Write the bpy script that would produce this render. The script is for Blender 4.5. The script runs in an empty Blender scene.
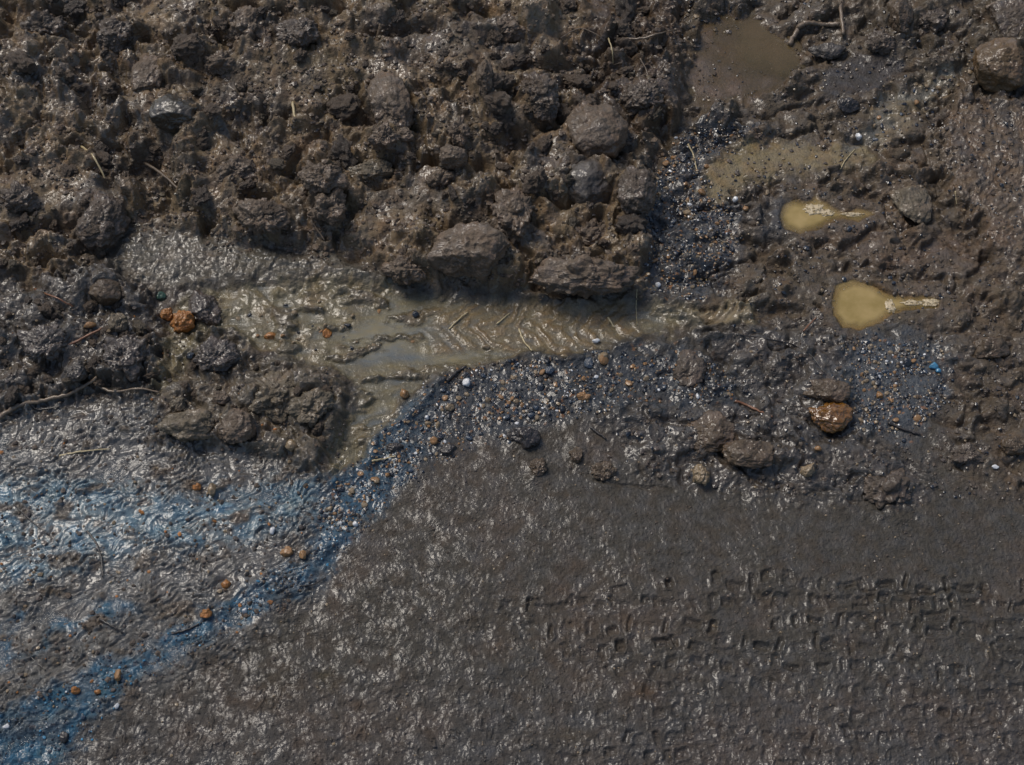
import bpy, math, random
import numpy as np
from mathutils import Vector, noise as mnoise

random.seed(7)
R = np.random.RandomState(11)
F = np.float32
PI = math.pi
sc = bpy.context.scene
COL = sc.collection

# ------------------------------------------------------------------ camera
TH = math.radians(33.0)
DIST = 2.25
FPX = 1024 * 50.0 / 36.0
CAM = np.array([0.0, -DIST * math.sin(TH), DIST * math.cos(TH)])
FWD = np.array([0.0, math.sin(TH), -math.cos(TH)])
UP = np.array([0.0, math.cos(TH), math.sin(TH)])
cd = bpy.data.cameras.new("camera")
cam = bpy.data.objects.new("camera", cd)
COL.objects.link(cam)
cam.location = CAM
cam.rotation_euler = (TH, 0, 0)
cd.lens = 50
cd.sensor_width = 36
cd.clip_start = 0.02
cd.clip_end = 3000
sc.camera = cam


def project(x, y, z):
    dy = y - CAM[1]
    dz = z - CAM[2]
    dep = dy * FWD[1] + dz * FWD[2]
    dep = np.maximum(dep, 0.05)
    up = dy * UP[1] + dz * UP[2]
    return 512 + FPX * x / dep, 382.5 - FPX * up / dep


def row_y(v):
    """ground distance y (z = 0) seen in picture row v"""
    k = (382.5 - v) / FPX
    # (dy*UPy - h*UPz) = k * (dy*FWDy + h*(-FWDz))
    h = CAM[2]
    dy = (h * UP[2] + k * h * (-FWD[2])) / (UP[1] - k * FWD[1])
    return dy + CAM[1]


# ------------------------------------------------------------------ noise
_T = {}


def tab(seed):
    if seed not in _T:
        r = np.random.RandomState(1000 + seed)
        _T[seed] = r.rand(256, 256).astype(F)
    return _T[seed]


def perlin(x, y, seed=0):
    ix = np.floor(x).astype(np.int32)
    iy = np.floor(y).astype(np.int32)
    fx = (x - ix).astype(F)
    fy = (y - iy).astype(F)
    u = fx * fx * fx * (fx * (fx * 6 - 15) + 10)
    v = fy * fy * fy * (fy * (fy * 6 - 15) + 10)
    A = tab(seed) * F(2 * PI)
    GX, GY = np.cos(A), np.sin(A)

    def g(a, b, dx, dy):
        a = a & 255
        b = b & 255
        return GX[a, b] * dx + GY[a, b] * dy
    n00 = g(ix, iy, fx, fy)
    n10 = g(ix + 1, iy, fx - 1, fy)
    n01 = g(ix, iy + 1, fx, fy - 1)
    n11 = g(ix + 1, iy + 1, fx - 1, fy - 1)
    a = n00 + u * (n10 - n00)
    b = n01 + u * (n11 - n01)
    return (a + v * (b - a)) * F(1.5)


def fbm(x, y, octv=4, seed=0, gain=0.5):
    s = 0
    a = 1.0
    for k in range(octv):
        s = s + a * perlin(x * 2 ** k + 13.7 * k, y * 2 ** k + 7.1 * k, seed + k)
        a *= gain
    return s


def ridged(x, y, octv=3, seed=0):
    s = 0
    a = 1.0
    for k in range(octv):
        s = s + a * (1 - 2 * np.abs(perlin(x * 2 ** k + 3.7 * k, y * 2 ** k + 9.1 * k, seed + k)))
        a *= 0.5
    return s


def clods(x, y, cell, seed, flat=0.6, dens=1.0, rmin=0.42, rmax=0.85, pw=0.5):
    """height of a scatter of faceted lumps (metres) and a random tint per lump"""
    X = x / cell
    Y = y / cell
    ix = np.floor(X).astype(np.int32)
    iy = np.floor(Y).astype(np.int32)
    best = np.zeros(X.shape, F)
    tint = np.full(X.shape, 0.5, F)
    t = [tab(seed * 17 + 40 + k) for k in range(8)]
    for dx in (-1, 0, 1):
        for dy in (-1, 0, 1):
            a = (ix + dx) & 255
            b = (iy + dy) & 255
            r = [q[a, b] for q in t]
            u = X - (ix + dx + 0.5 + 0.9 * (r[0] - 0.5))
            v = Y - (iy + dy + 0.5 + 0.9 * (r[1] - 0.5))
            an = r[2] * PI
            c, s = np.cos(an), np.sin(an)
            p = c * u + s * v
            q = -s * u + c * v
            asp = 0.75 + 0.5 * r[3]
            p = p * asp
            q = q / asp
            rad = rmin + (rmax - rmin) * r[4] * r[4]
            d = (p * p + q * q) / (rad * rad)
            dome = rad * np.maximum(1 - d, 0) ** pw
            pl = rad * flat * (0.7 + 0.6 * r[5]) + p * (r[6] - 0.5) * 1.4 + q * (r[7] - 0.5) * 1.4
            h = np.minimum(dome, pl)
            h = np.where((r[5] * 7.3) % 1.0 < dens, h, 0)
            h = np.where(d < 1, np.maximum(h, 0), 0)
            m = h > best
            best = np.where(m, h, best)
            tint = np.where(m, r[6], tint)
    return best * F(cell), tint


def sst(a, b, x):
    t = np.clip((x - a) / (b - a), 0, 1)
    return t * t * (3 - 2 * t)


def sdist(px, py, poly):
    """signed distance in pixels, positive inside"""
    dmin = np.full(px.shape, 1e9, F)
    inside = np.zeros(px.shape, bool)
    n = len(poly)
    for i in range(n):
        x0, y0 = poly[i]
        x1, y1 = poly[(i + 1) % n]
        ex, ey = x1 - x0, y1 - y0
        L = ex * ex + ey * ey + 1e-9
        t = np.clip(((px - x0) * ex + (py - y0) * ey) / L, 0, 1)
        dx = px - (x0 + t * ex)
        dy = py - (y0 + t * ey)
        dmin = np.minimum(dmin, dx * dx + dy * dy)
        c = ((y0 > py) != (y1 > py))
        if y1 != y0:
            inside ^= c & (px < (x1 - x0) * (py - y0) / (y1 - y0) + x0)
    d = np.sqrt(dmin)
    return np.where(inside, d, -d)


def ldist(px, py, pts):
    dmin = np.full(px.shape, 1e9, F)
    for (x0, y0), (x1, y1) in zip(pts[:-1], pts[1:]):
        ex, ey = x1 - x0, y1 - y0
        L = ex * ex + ey * ey + 1e-9
        t = np.clip(((px - x0) * ex + (py - y0) * ey) / L, 0, 1)
        dmin = np.minimum(dmin, (px - (x0 + t * ex)) ** 2 + (py - (y0 + t * ey)) ** 2)
    return np.sqrt(dmin)


# ------------------------------------------------------------------ grid
STEP = 1.0


def grow(start, step, ratio, n):
    o = []
    v = start
    for _ in range(n):
        step *= ratio
        v += step
        o.append(v)
    return o


du = list(np.arange(-110, 1134.1, STEP))
US = np.array(list(reversed([-v for v in grow(110, STEP, 1.09, 85)])) + du + grow(du[-1], STEP, 1.09, 85))
dv = [row_y(v) for v in np.arange(845, -70.1, -STEP)]
ys = list(dv)
sp0 = dv[1] - dv[0]
sp1 = dv[-1] - dv[-2]
YS = np.array(list(reversed([-v for v in grow(-dv[0], sp0, 1.09, 75)])) + ys + grow(dv[-1], sp1, 1.09, 80))
DEP = np.maximum((YS - CAM[1]) * FWD[1] - CAM[2] * FWD[2], 1.2)
DEP = np.minimum(DEP, 3.2)
NU, NV = len(US), len(YS)
GX = ((US[None, :] - 512) * DEP[:, None] / FPX).astype(F)
GY = np.repeat(YS[:, None], NU, 1).astype(F)
# local spacing -> fades the finest relief where the sheet gets coarse
su = np.gradient(US)[None, :] * DEP[:, None] / FPX
sv = np.gradient(YS)[:, None] * np.ones((1, NU))
SPC = np.maximum(su, sv).astype(F)


def fade(wl):
    return 1 - sst(0.5, 1.0, SPC / wl)


P0x, P0y = project(GX, GY, 0.0)
P0x = P0x.astype(F)
P0y = P0y.astype(F)
wob = fbm(GX * 14, GY * 14, 4, 3)
wob2 = fbm(GX * 14 + 50, GY * 14, 4, 5)

BANK = [(-9000, 330), (0, 292), (60, 286), (105, 268), (130, 232), (165, 226), (240, 250), (335, 256), (372, 268), (395, 283),
        (430, 290), (520, 296), (642, 302), (652, 262), (655, 205), (668, 150), (690, 105), (684, 60), (690, 10), (700, -60),
        (705, -9000), (-9000, -9000)]
sdB = sdist(P0x + wob * 9, P0y + wob2 * 7, BANK)
BASE = 0.030 * sst(-4, 24, sdB) + 0.06 * sst(10, 260, sdB)
# the top right corner climbs too, gently
TR = [(700, -60), (820, 28), (900, 70), (960, 95), (1100, 110), (9000, 100), (9000, -9000), (700, -9000)]
sdT = sdist(P0x + wob * 16, P0y + wob2 * 16, TR)
BASE = BASE + 0.05 * sst(-30, 90, sdT) * (1 - sst(-4, 26, sdB))
BASE = BASE.astype(F)
PX, PY = project(GX, GY, BASE)
PX = (PX + wob * 5).astype(F)
PY = (PY + wob2 * 5).astype(F)


EDGE = (7 * fbm(GX * 32, GY * 32, 3, 220) + 4 * fbm(GX * 95, GY * 95, 2, 224)).astype(F)


def zone(poly, soft=10, grow_=0):
    return sst(-soft, soft, sdist(PX, PY, poly) + grow_ + EDGE * min(soft / 9.0, 1.3)).astype(F)


bank = sst(-3, 10, sdB).astype(F)
topr = (sst(-25, 25, sdT) * (1 - bank)).astype(F)
Z = {}
Z['mound'] = zone([(-400, 262), (60, 285), (112, 270), (150, 305), (165, 350), (150, 392), (95, 385), (40, 405), (-400, 440)], 12)
Z['island'] = zone([(165, 350), (205, 330), (245, 335), (262, 360), (330, 372), (352, 392), (338, 440), (322, 478), (290, 455),
                    (250, 450), (205, 448), (165, 440), (158, 405)], 9)
Z['shelf'] = zone([(112, 262), (135, 232), (180, 228), (250, 252), (340, 258), (385, 285), (300, 290), (235, 275), (190, 290), (130, 285)], 8)
Z['stream'] = zone([(185, 300), (215, 292), (250, 283), (350, 280), (430, 298), (560, 305), (650, 306), (752, 308), (757, 324),
                    (690, 326), (640, 332), (610, 346), (540, 352), (500, 358), (447, 372), (420, 384), (400, 402), (385, 430),
                    (352, 462), (333, 474), (330, 455), (348, 420), (362, 395), (352, 374), (262, 352), (235, 332), (205, 340),
                    (180, 385), (160, 395), (168, 345)], 7)
Z['slime'] = zone([(-400, 395), (60, 402), (150, 398), (175, 445), (240, 452), (330, 478), (312, 545), (240, 560), (160, 560), (90, 575), (-400, 625)], 14)
Z['slime2'] = zone([(-400, 585), (90, 560), (190, 555), (320, 540), (330, 590), (230, 650), (120, 710), (-400, 900)], 14)
Z['blue'] = np.clip(zone([(-300, 800), (-300, 715), (0, 712), (90, 668), (160, 640), (230, 600), (300, 565), (328, 520), (352, 540),
                          (305, 590), (245, 622), (190, 650), (140, 680), (85, 730), (30, 800)], 10, 0), 0, 1)
Z['blue3'] = zone([(-200, 500), (60, 478), (130, 488), (190, 500), (250, 485), (320, 480), (326, 520), (260, 535), (200, 548), (120, 552), (60, 575), (-200, 600)], 16)
Z['blue2'] = zone([(-200, 640), (0, 628), (60, 612), (140, 592), (150, 606), (80, 630), (0, 668), (-200, 690)], 12)
Z['gravel'] = zone([(330, 480), (365, 455), (400, 405), (450, 374), (520, 360), (610, 348), (690, 345), (740, 385), (735, 405), (650, 400),
                    (600, 412), (520, 430), (445, 452), (395, 490), (350, 535), (320, 560), (315, 520)], 10)
Z['gravel2'] = zone([(640, 200), (665, 150), (700, 120), (760, 128), (705, 165), (710, 200), (745, 205), (740, 240), (720, 290), (690, 305),
                     (645, 300)], 10)
Z['gravel3'] = zone([(840, 340), (900, 335), (950, 350), (945, 400), (905, 440), (860, 430), (835, 380)], 12)
Z['sand'] = zone([(700, 190), (705, 165), (735, 145), (800, 142), (868, 148), (872, 162), (800, 172), (745, 180), (720, 205)], 7)
Z['sand2'] = zone([(868, 145), (872, 110), (905, 92), (945, 70), (958, 82), (915, 110), (880, 150)], 7)
Z['rubble'] = zone([(600, 420), (650, 400), (735, 398), (700, 340), (760, 325), (840, 335), (850, 385), (870, 440), (930, 470), (920, 505),
                    (860, 500), (800, 498), (720, 490), (640, 470)], 14)
Z['smear'] = zone([(935, 130), (960, 98), (1100, 95), (1500, 250), (1100, 300), (1000, 260), (950, 190)], 12)
Z['churn'] = zone([(860, 190), (930, 200), (1000, 260), (1500, 300), (1500, 480), (1030, 500), (960, 480), (940, 420), (950, 340), (840, 260)], 20)
Z['pond'] = zone([(695, 98), (686, 75), (697, 45), (703, 14), (730, 11), (768, 24), (790, 42), (800, 62), (793, 78), (776, 92), (740, 98), (712, 104)], 4)
P1 = [(780, 216), (784, 206), (794, 200), (806, 203), (816, 197), (826, 203), (834, 208), (846, 213), (856, 209), (873, 213), (858, 221),
      (842, 218), (830, 221), (817, 228), (800, 233), (786, 228)]
P2 = [(834, 300), (838, 287), (853, 281), (872, 284), (886, 292), (904, 297), (924, 297), (939, 299), (937, 309), (922, 309), (904, 310),
      (890, 315), (878, 323), (860, 329), (842, 326), (834, 315)]
Z['p1'] = zone(P1, 3, 2)
Z['p2'] = zone(P2, 3, 2)
Z['slab1'] = zone([(818, 78), (838, 58), (880, 52), (905, 66), (896, 84), (860, 96), (825, 98)], 6)
Z['plain'] = np.clip(1 - bank - topr, 0, 1)

# ------------------------------------------------------------------ relief
x, y = GX, GY
wx = x + 0.010 * fbm(x * 22, y * 22, 3, 21)
wy = y + 0.010 * fbm(x * 22 + 9, y * 22, 3, 24)
wx2 = wx + 0.0035 * fbm(x * 90, y * 90, 2, 27)
wy2 = wy + 0.0035 * fbm(x * 90 + 5, y * 90, 2, 29)
def blur(A, n_=1):
    for _ in range(n_):
        B = A.copy()
        B[1:-1] = (A[:-2] + 2 * A[1:-1] + A[2:]) / 4
        A = B.copy()
        A[:, 1:-1] = (B[:, :-2] + 2 * B[:, 1:-1] + B[:, 2:]) / 4
    return A


c1, t1 = clods(wx, wy, 0.085, 1, pw=0.8)
c2, t2 = clods(wx2 + 0.3, wy2, 0.042, 2, pw=0.7)
c1 = blur(c1, 3)
c2 = blur(c2, 1)
c3, t3 = clods(wx2, wy2 + 0.7, 0.020, 3, pw=0.6)
c4, t4 = clods(wx2 + 0.1, wy2 + 0.2, 0.0095, 4)
c3 *= fade(0.02)
c4 *= fade(0.0095)
big = fbm(x * 5, y * 5, 3, 31)
med = fbm(wx * 26, wy * 26, 3, 34)
fine = fbm(x * 120, y * 120, 3, 37) * fade(0.008)
grit = fbm(x * 330, y * 330, 2, 39) * fade(0.003)
rid = ridged(wx * 34, wy * 34, 3, 41)

# how rough each place is
rough = 1.0 * bank
rough = np.maximum(rough, 0.62 * topr)
rough = np.maximum(rough, 0.62 * Z['mound'])
rough = np.maximum(rough, 0.55 * Z['island'])
rough = np.maximum(rough, 0.34 * Z['rubble'])
rough = np.maximum(rough, 0.22 * Z['churn'])
upr = sst(640, 700, PX) * (1 - sst(300, 350, PY)) * (1 - bank)
pat = fbm(x * 9 + 7, y * 12, 3, 156)
rough = np.maximum(rough, (0.20 + 0.55 * sst(-.2, .5, pat)) * upr)
rough = np.maximum(rough, (0.10 + 0.32 * sst(0., .6, pat)) * Z['churn'])
rough = np.maximum(rough, (0.20 + 0.40 * sst(-.1, .5, pat)) * Z['rubble'])
# calmer smears inside the bank
calm = sst(0.15, 0.6, fbm(x * 7 + 3, y * 7, 2, 44)) * bank
calm = np.maximum(calm, zone([(255, 45), (330, 40), (355, 80), (300, 110), (262, 105), (185, 100), (200, 70)], 12) * 0.9)
calm = np.maximum(calm, zone([(395, 30), (480, 25), (540, 60), (450, 70), (430, 110), (410, 90)], 12) * 0.75)
smooth = np.maximum.reduce([Z['stream'], Z['shelf'], Z['smear'], Z['sand'], Z['sand2'] * 0.7, Z['pond'], Z['slab1'], Z['p1'], Z['p2']])
rough = rough * (1 - 0.72 * calm) * (1 - 0.93 * smooth)

H = BASE.copy()
kf = 0.35 + 0.65 * sst(-.25, .3, fbm(x * 8 + 1, y * 8, 2, 186))
H += rough * (0.74 * c1 + 0.64 * c2 + 0.60 * kf * c3 + 0.50 * kf * c4 + 0.008 * big + 0.005 * med + 0.0036 * rid + 0.0028 * fine + 0.0009 * grit - 0.020)
H += (0.004 * big) * (1 - rough)
crev = sst(0.75, 1.25, ridged(wx * 6.5 + 4, wy * 8.5, 3, 47)) * bank
H -= 0.024 * blur(crev.astype(F), 3) * (1 - calm)
# general small relief of the flat mud
flat = np.clip(1 - rough * 1.3, 0, 1)
pq = 0.55 + 0.45 * sst(-.5, .4, fbm(x * 7 + 1, y * 7 + 5, 3, 205))
flat = flat * 0.82 * pq * (0.5 + 0.4 * sst(560, 660, PY + 40 * wob)) * (1 - 0.35 * sst(600, 660, PY) * (1 - sst(560, 700, PX)))
lows = sst(600, 760, PY + 30 * wob)
H += flat * (0.0026 * med + (0.0011 + 0.0009 * lows) * fine + (0.0003 + .0003 * lows) * grit) * (1 - 0.8 * smooth)
gr1, _ = clods(wx2 + 0.9, wy2 + 0.4, 0.0065, 9, 0.5, 0.55, 0.2, 0.6)
gr2, _ = clods(wx2 + 0.2, wy2 + 0.6, 0.013, 10, 0.45, 0.30, 0.2, 0.7)
H += flat * (1 - smooth) * (0.26 + .2 * lows) * (gr1 * fade(0.0065) + (0.35 + 0.5 * lows) * gr2 * fade(0.013)) * sst(-.6, .3, perlin(x * 18, y * 18, 154))

H += rough * 0.3 * gr1 * fade(0.0065)
crevr = sst(0.85, 1.3, ridged(wx * 9 + 2, wy * 14 + 3, 3, 181)) * np.maximum(upr, Z['churn'] * .8 + Z['rubble'] * .6) * (1 - smooth)
H -= 0.012 * np.clip(crevr, 0, 1)

# mounds
H += Z['mound'] * (0.022 + 0.012 * big)
H += Z['island'] * (0.010 + 0.006 * med)
H += Z['rubble'] * 0.006
H += Z['shelf'] * (0.005 + 0.004 * med + 0.0016 * fine + 0.001 * grit + 0.4 * gr2 + .4 * gr1)

# streaks: short worm-like ridges pulled down the picture in the lower middle
low = sst(545, 640, PY + 40 * wob) * (1 - sst(560, 760, PX + 60 * wob))
low = np.maximum(low, 0.7 * sst(640, 720, PY))
sx = x + 0.006 * fbm(x * 40, y * 40, 2, 51)
st = ridged(sx * 105 + y * 18, y * 38 - x * 8, 2, 53)
stm = sst(0.9, 1.35, st) * sst(-0.15, 0.35, perlin(x * 60, y * 50, 57))
pt = sst(-.45, .35, fbm(x * 6 + 3, y * 6, 3, 201))
H += low * 0.0030 * stm * (0.35 + 0.65 * pt) * fade(0.006)
# dimples in the flat mud
dm, _ = clods(wx2 + 0.5, wy2 + 0.1, 0.016, 6, 0.5, 0.45, 0.25, 0.6)
H -= Z['plain'] * (0.2 + 0.6 * low) * 0.20 * dm * flat * fade(0.016)

# slime: lumpy wet skin, combed diagonally
sl = np.maximum(Z['slime'], Z['slime2'])
da = math.radians(28)
xr = wx * math.cos(da) + wy * math.sin(da)
yr = -wx * math.sin(da) + wy * math.cos(da)
s1 = ridged(xr * 60, yr * 120, 3, 61)
s2 = np.abs(perlin(xr * 38, yr * 95, 64))
s3 = ridged(wx2 * 150, wy2 * 150, 2, 66) * fade(0.006)
patch = sst(-0.25, 0.35, fbm(x * 11, y * 14, 3, 67))
H += sl * (0.0034 * s1 * patch + 0.0042 * s2 + 0.0009 * s3 * (0.35 + 0.65 * patch) + 0.003 * fbm(x * 12, y * 18, 2, 69))
crumb = sst(0.3, 0.7, fbm(x * 16 + 3, y * 24, 3, 71)) * sl
H += crumb * (0.45 * c4 + 0.25 * c3)
ribs = sst(395, 408, PY) * (1 - sst(432, 450, PY)) * (1 - sst(120, 170, PX))
H += ribs * 0.0030 * np.abs(perlin(x * 75 + y * 12, y * 22, 73))

# the stream bed: herringbone print of a tyre, a few shoals
H = H - Z['stream'] * 0.0065
spine = 324 + 0.02 * (PX - 500)
chev = np.abs(np.sin((PX + 7 * wob + 3 * med + np.abs(PY - spine) * -1.15) * PI / 17.0))
chevm = sst(400, 450, PX) * (1 - sst(632, 660, PX)) * sst(298, 308, PY) * (1 - sst(345, 358, PY))
CHEV = sst(0.30, 1.0, chev) * (0.45 + 0.55 * sst(-.6, .1, med))
tong = sst(6, 14, -sdist(PX, PY, [(325, 480), (352, 400), (400, 372), (470, 350), (440, 420), (365, 470)]) * -1 + 4)
rp = np.sin((PX * 0.45 + PY * 0.9 + 8 * wob) * 2 * PI / 15.0)
H += tong * Z['stream'] * 0.0016 * rp
tail = zone([(735, 305), (758, 310), (757, 324), (732, 325), (690, 322), (694, 308)], 4)
H += tail * (0.004 + 0.0012 * np.sin((PX + 0.6 * PY) * 2 * PI / 11))
shoal = sst(0.10, 0.65, fbm(x * 15, y * 26 + 2, 4, 75))
H += Z['stream'] * (0.0085 * shoal + shoal * 0.5 * gr2 + shoal * .4 * gr1)
left = 1 - sst(300, 400, PX)
H += Z['stream'] * left * (0.0022 + 0.004 * med) 
H += Z['stream'] * sst(640, 672, PX) * 0.0055
lowbank = sst(352, 362, PY) * sst(440, 480, PX)
H += Z['stream'] * lowbank * 0.004

# gravel beds: small stones half drowned in silt
gv = np.maximum.reduce([Z['gravel'], Z['gravel2'], 0.8 * Z['gravel3'], 0.9 * Z['blue']])
g4, tg = clods(x + 0.002 * perlin(x * 200, y * 200, 77), y, 0.0058, 8, 0.7, 0.65, 0.3, 0.62)
H += gv * 0.40 * g4 * fade(0.006) + gv * 0.0018 * med

# smeared tongue of clay on the right
sm = np.sin((PX * 0.92 - PY * 0.38 + 26 * wob) * 2 * PI / 23.0) + 0.6 * np.sin((PX * 0.92 - PY * 0.33 + 30 * wob2) * 2 * PI / 9.0)
H += Z['smear'] * (0.018 + 0.0020 * sm)

STREAM = [(175, 290), (215, 280), (260, 272), (350, 270), (430, 288), (560, 298), (650, 300), (742, 303), (742, 326), (700, 332), (640, 342),
          (610, 356), (540, 362), (500, 368), (460, 380), (430, 394), (412, 412), (395, 436), (360, 470), (330, 488), (318, 460),
          (340, 420), (350, 395), (335, 376), (262, 362), (235, 345), (205, 372), (185, 402), (150, 400), (155, 345)]
LEFTW = [(-70, 380), (60, 385), (150, 380), (200, 440), (260, 440), (340, 460), (345, 530), (270, 620), (150, 680), (60, 720), (-70, 760)]
_in = sdist(P0x, P0y, STREAM) > 0
ZS = float(np.quantile(H[_in], 0.45))
H = H * (1 - 0.9 * chevm) + 0.9 * chevm * (ZS - 0.0016 + 0.0027 * CHEV + 0.0006 * med)
for PQ, am, wd in ((STREAM, 0.0060, 6.0), (LEFTW, 0.0035, 7.0)):
    dq = sdist(P0x + 10 * wob, P0y + 10 * wob2, PQ)
    H += am * np.exp(-((dq - 1) / wd) ** 2) * (1 - bank) * (1 - Z['island']) * (0.4 + 0.6 * sst(-.4, .2, med))

# puddle hollows
for k, d in (('pond', 0.010), ('p1', 0.006), ('p2', 0.006)):
    H -= Z[k] * d
for pz, PQ in (('p1', P1), ('p2', P2)):
    sdq = sdist(P0x + 1.5 * wob + .8 * med, P0y + 1.5 * wob2 + .8 * rid, PQ)
    core = sst(-2, 3, sdq + 1).astype(F)
    rim = sst(-16, -7, sdq) * (1 - core)
    H = H * (1 - 0.85 * rim) + 0.85 * rim * (0.0018 + 0.0016 * med + 0.0008 * fine)
    H = H * (1 - core * .97) + (-0.0035 - 0.0045 * sst(0, 9, sdq)) * core * .97
    Z[pz] = core

# tyre knob prints, lower right
cut = np.zeros_like(H)
lip = np.zeros_like(H)
rr = random.Random(5)
prints = []
for ri, (py0, x0, wd) in enumerate([(584, 610, 36), (603, 500, 19), (626, 520, 38), (646, 560, 33), (668, 600, 30), (690, 640, 27), (712, 580, 33), (736, 620, 29), (756, 560, 34)]):
    xx = x0 + rr.uniform(0, 12)
    k = 0
    while xx < 1090:
        if rr.random() < (.9 if ri < 4 else .85):
            if (k + ri) % 2 == 0:
                prints.append((xx + rr.uniform(-3, 3), py0 + rr.uniform(-4, 4) + 3 * math.sin(xx / 70), rr.uniform(5, 8.5), rr.uniform(3, 5), rr.uniform(-.2, .2)))
            else:
                prints.append((xx + rr.uniform(-3, 3), py0 + rr.uniform(-4, 4) + 3 * math.sin(xx / 70), rr.uniform(2, 4), rr.uniform(5, 8.5), rr.uniform(-.25, .25)))
        xx += wd * rr.uniform(.45, .62)
        k += 1
prints += [(934, 616, 14, 6, .05), (938, 634, 12, 4, .1), (968, 630, 9, 8, 0), (1010, 626, 14, 5, 0), (1012, 640, 15, 3, .05),
           (1010, 650, 14, 3, .1), (1006, 665, 9, 8, .2), (893, 612, 10, 8, 0), (860, 610, 10, 3, 0), (858, 622, 11, 3, 0),
           (912, 690, 5, 11, .1), (880, 680, 4, 12, 0), (905, 660, 14, 3, .2)]
for cx, cy, rx_, ry_, an in prints:
    m0 = (np.abs(P0y[:, NU // 2] - cy) < 40)
    r0, r1 = np.where(m0)[0][[0, -1]]
    c0_, c1_ = np.searchsorted(US, cx - 40), np.searchsorted(US, cx + 40)
    sl_ = (slice(r0, r1), slice(c0_, c1_))
    ax = P0x[sl_] - cx + 5 * wob[sl_] + 1.3 * med[sl_] + 0.7 * fine[sl_]
    ay = P0y[sl_] - cy + 5 * wob2[sl_] + 1.3 * med[sl_] + 0.7 * grit[sl_]
    c, s = math.cos(an), math.sin(an)
    qa = np.abs(c * ax + s * ay) - rx_ + 1.5
    qb = np.abs(-s * ax + c * ay) - ry_ + 1.5
    q = np.sqrt(np.maximum(qa, 0) ** 2 + np.maximum(qb, 0) ** 2) + np.minimum(np.maximum(qa, qb), 0) - 2.0
    amp = rr.uniform(0.25, 1.0) * (1.0 if cy < 660 else 0.7)
    cut[sl_] = np.maximum(cut[sl_], amp * (1 - sst(-3.2, 1.6, q)) * (1 - 0.35 * (1 - sst(-5, -2.5, q))))
    lip[sl_] = np.maximum(lip[sl_], amp * sst(-0.5, 1.5, q) * (1 - sst(1.5, 5, q)))
H += (-0.0058 * cut + 0.0020 * lip * (1 - cut)) * (0.6 + 0.4 * sst(-0.6, 0.1, fbm(x * 14, y * 14, 2, 79)))
# puddled gloss patches between prints at the very bottom
H = H.astype(F)

# cracks / long scratches
for pts, w, d in [([(845, 590), (900, 592), (985, 591)], 1.2, .003), ([(700, 335), (760, 340), (800, 346)], 2.0, .005),
                  ([(655, 372), (700, 376), (735, 392), (752, 410)], 2.5, .006), ([(830, 255), (860, 262), (905, 285)], 2.5, .006),
                  ([(965, 250), (1000, 258), (1030, 270)], 2.5, .006), ([(930, 112), (950, 118), (985, 113)], 2.5, .007),
                  ([(926, 130), (930, 165), (945, 190)], 2.0, .004), ([(885, 205), (892, 225), (905, 238)], 1.8, .004),
                  ([(590, 480), (620, 487), (660, 490)], 1.6, .003), ([(770, 470), (800, 486), (850, 500)], 1.5, .003)]:
    dd = ldist(PX + 5 * wob, PY + 5 * wob2, pts)
    H -= (d * (1 - sst(w * 0.4, w * 2, dd))).astype(F)


def samp(A, X_, Y_):
    """bilinear sample of a grid array at world points"""
    X_ = np.atleast_1d(np.asarray(X_, float))
    Y_ = np.atleast_1d(np.asarray(Y_, float))
    j = np.clip(np.searchsorted(YS, Y_) - 1, 0, NV - 2)
    ty = (Y_ - YS[j]) / (YS[j + 1] - YS[j])
    dep = DEP[j] * (1 - ty) + DEP[j + 1] * ty
    U = X_ * FPX / dep + 512
    i = np.clip(np.searchsorted(US, U) - 1, 0, NU - 2)
    tx = (U - US[i]) / (US[i + 1] - US[i])
    return (A[j, i] * (1 - tx) * (1 - ty) + A[j, i + 1] * tx * (1 - ty) + A[j + 1, i] * (1 - tx) * ty + A[j + 1, i + 1] * tx * ty)


def hit(px, py):
    """world point of the ground seen at a picture pixel"""
    d = np.array([(px - 512) / FPX, 0, 0]) + UP * ((382.5 - py) / FPX) + FWD
    t = (0.28 - CAM[2]) / d[2]
    t1_ = (-0.05 - CAM[2]) / d[2]
    ts = np.linspace(t, t1_, 260)
    P = CAM[None] + ts[:, None] * d[None]
    hh = samp(H, P[:, 0], P[:, 1])
    b = np.where(P[:, 2] <= hh)[0]
    k = b[0] if len(b) else len(ts) - 1
    return P[k, 0], P[k, 1], float(hh[k]), float(t / 1.0 + (ts[k] - t)) / FPX


# ------------------------------------------------------------------ colours of the ground (own colour, painted sky reflections, wetness)
def lin(r, g, b):
    f = lambda c: ((c / 255.0 + 0.055) / 1.055) ** 2.4 if c > 10 else c / 255.0 / 12.92
    return np.array([f(r), f(g), f(b)], F)


C_BANK = lin(129, 113, 90)
C_BANK2 = lin(98, 90, 82)
C_PLAIN = lin(71, 67, 61)
C_RED = lin(104, 84, 74)
C_WET = lin(74, 74, 74)
C_BLUE = lin(34, 100, 142)
C_SLATE = lin(64, 82, 104)
C_GRAV = lin(46, 52, 60)
C_TAN = lin(132, 118, 84)
C_STREAM = lin(124, 116, 90)
C_OCH = lin(132, 104, 50)

colr = np.zeros(H.shape + (3,), F)
colr[:] = C_PLAIN
wet = np.full(H.shape, 0.33, F)


def mix(m, c):
    global colr
    m = np.clip(m, 0, 1)[..., None]
    colr = colr * (1 - m) + c * m


def setw(m, w):
    global wet
    wet = wet * (1 - np.clip(m, 0, 1)) + w * np.clip(m, 0, 1)


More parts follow.
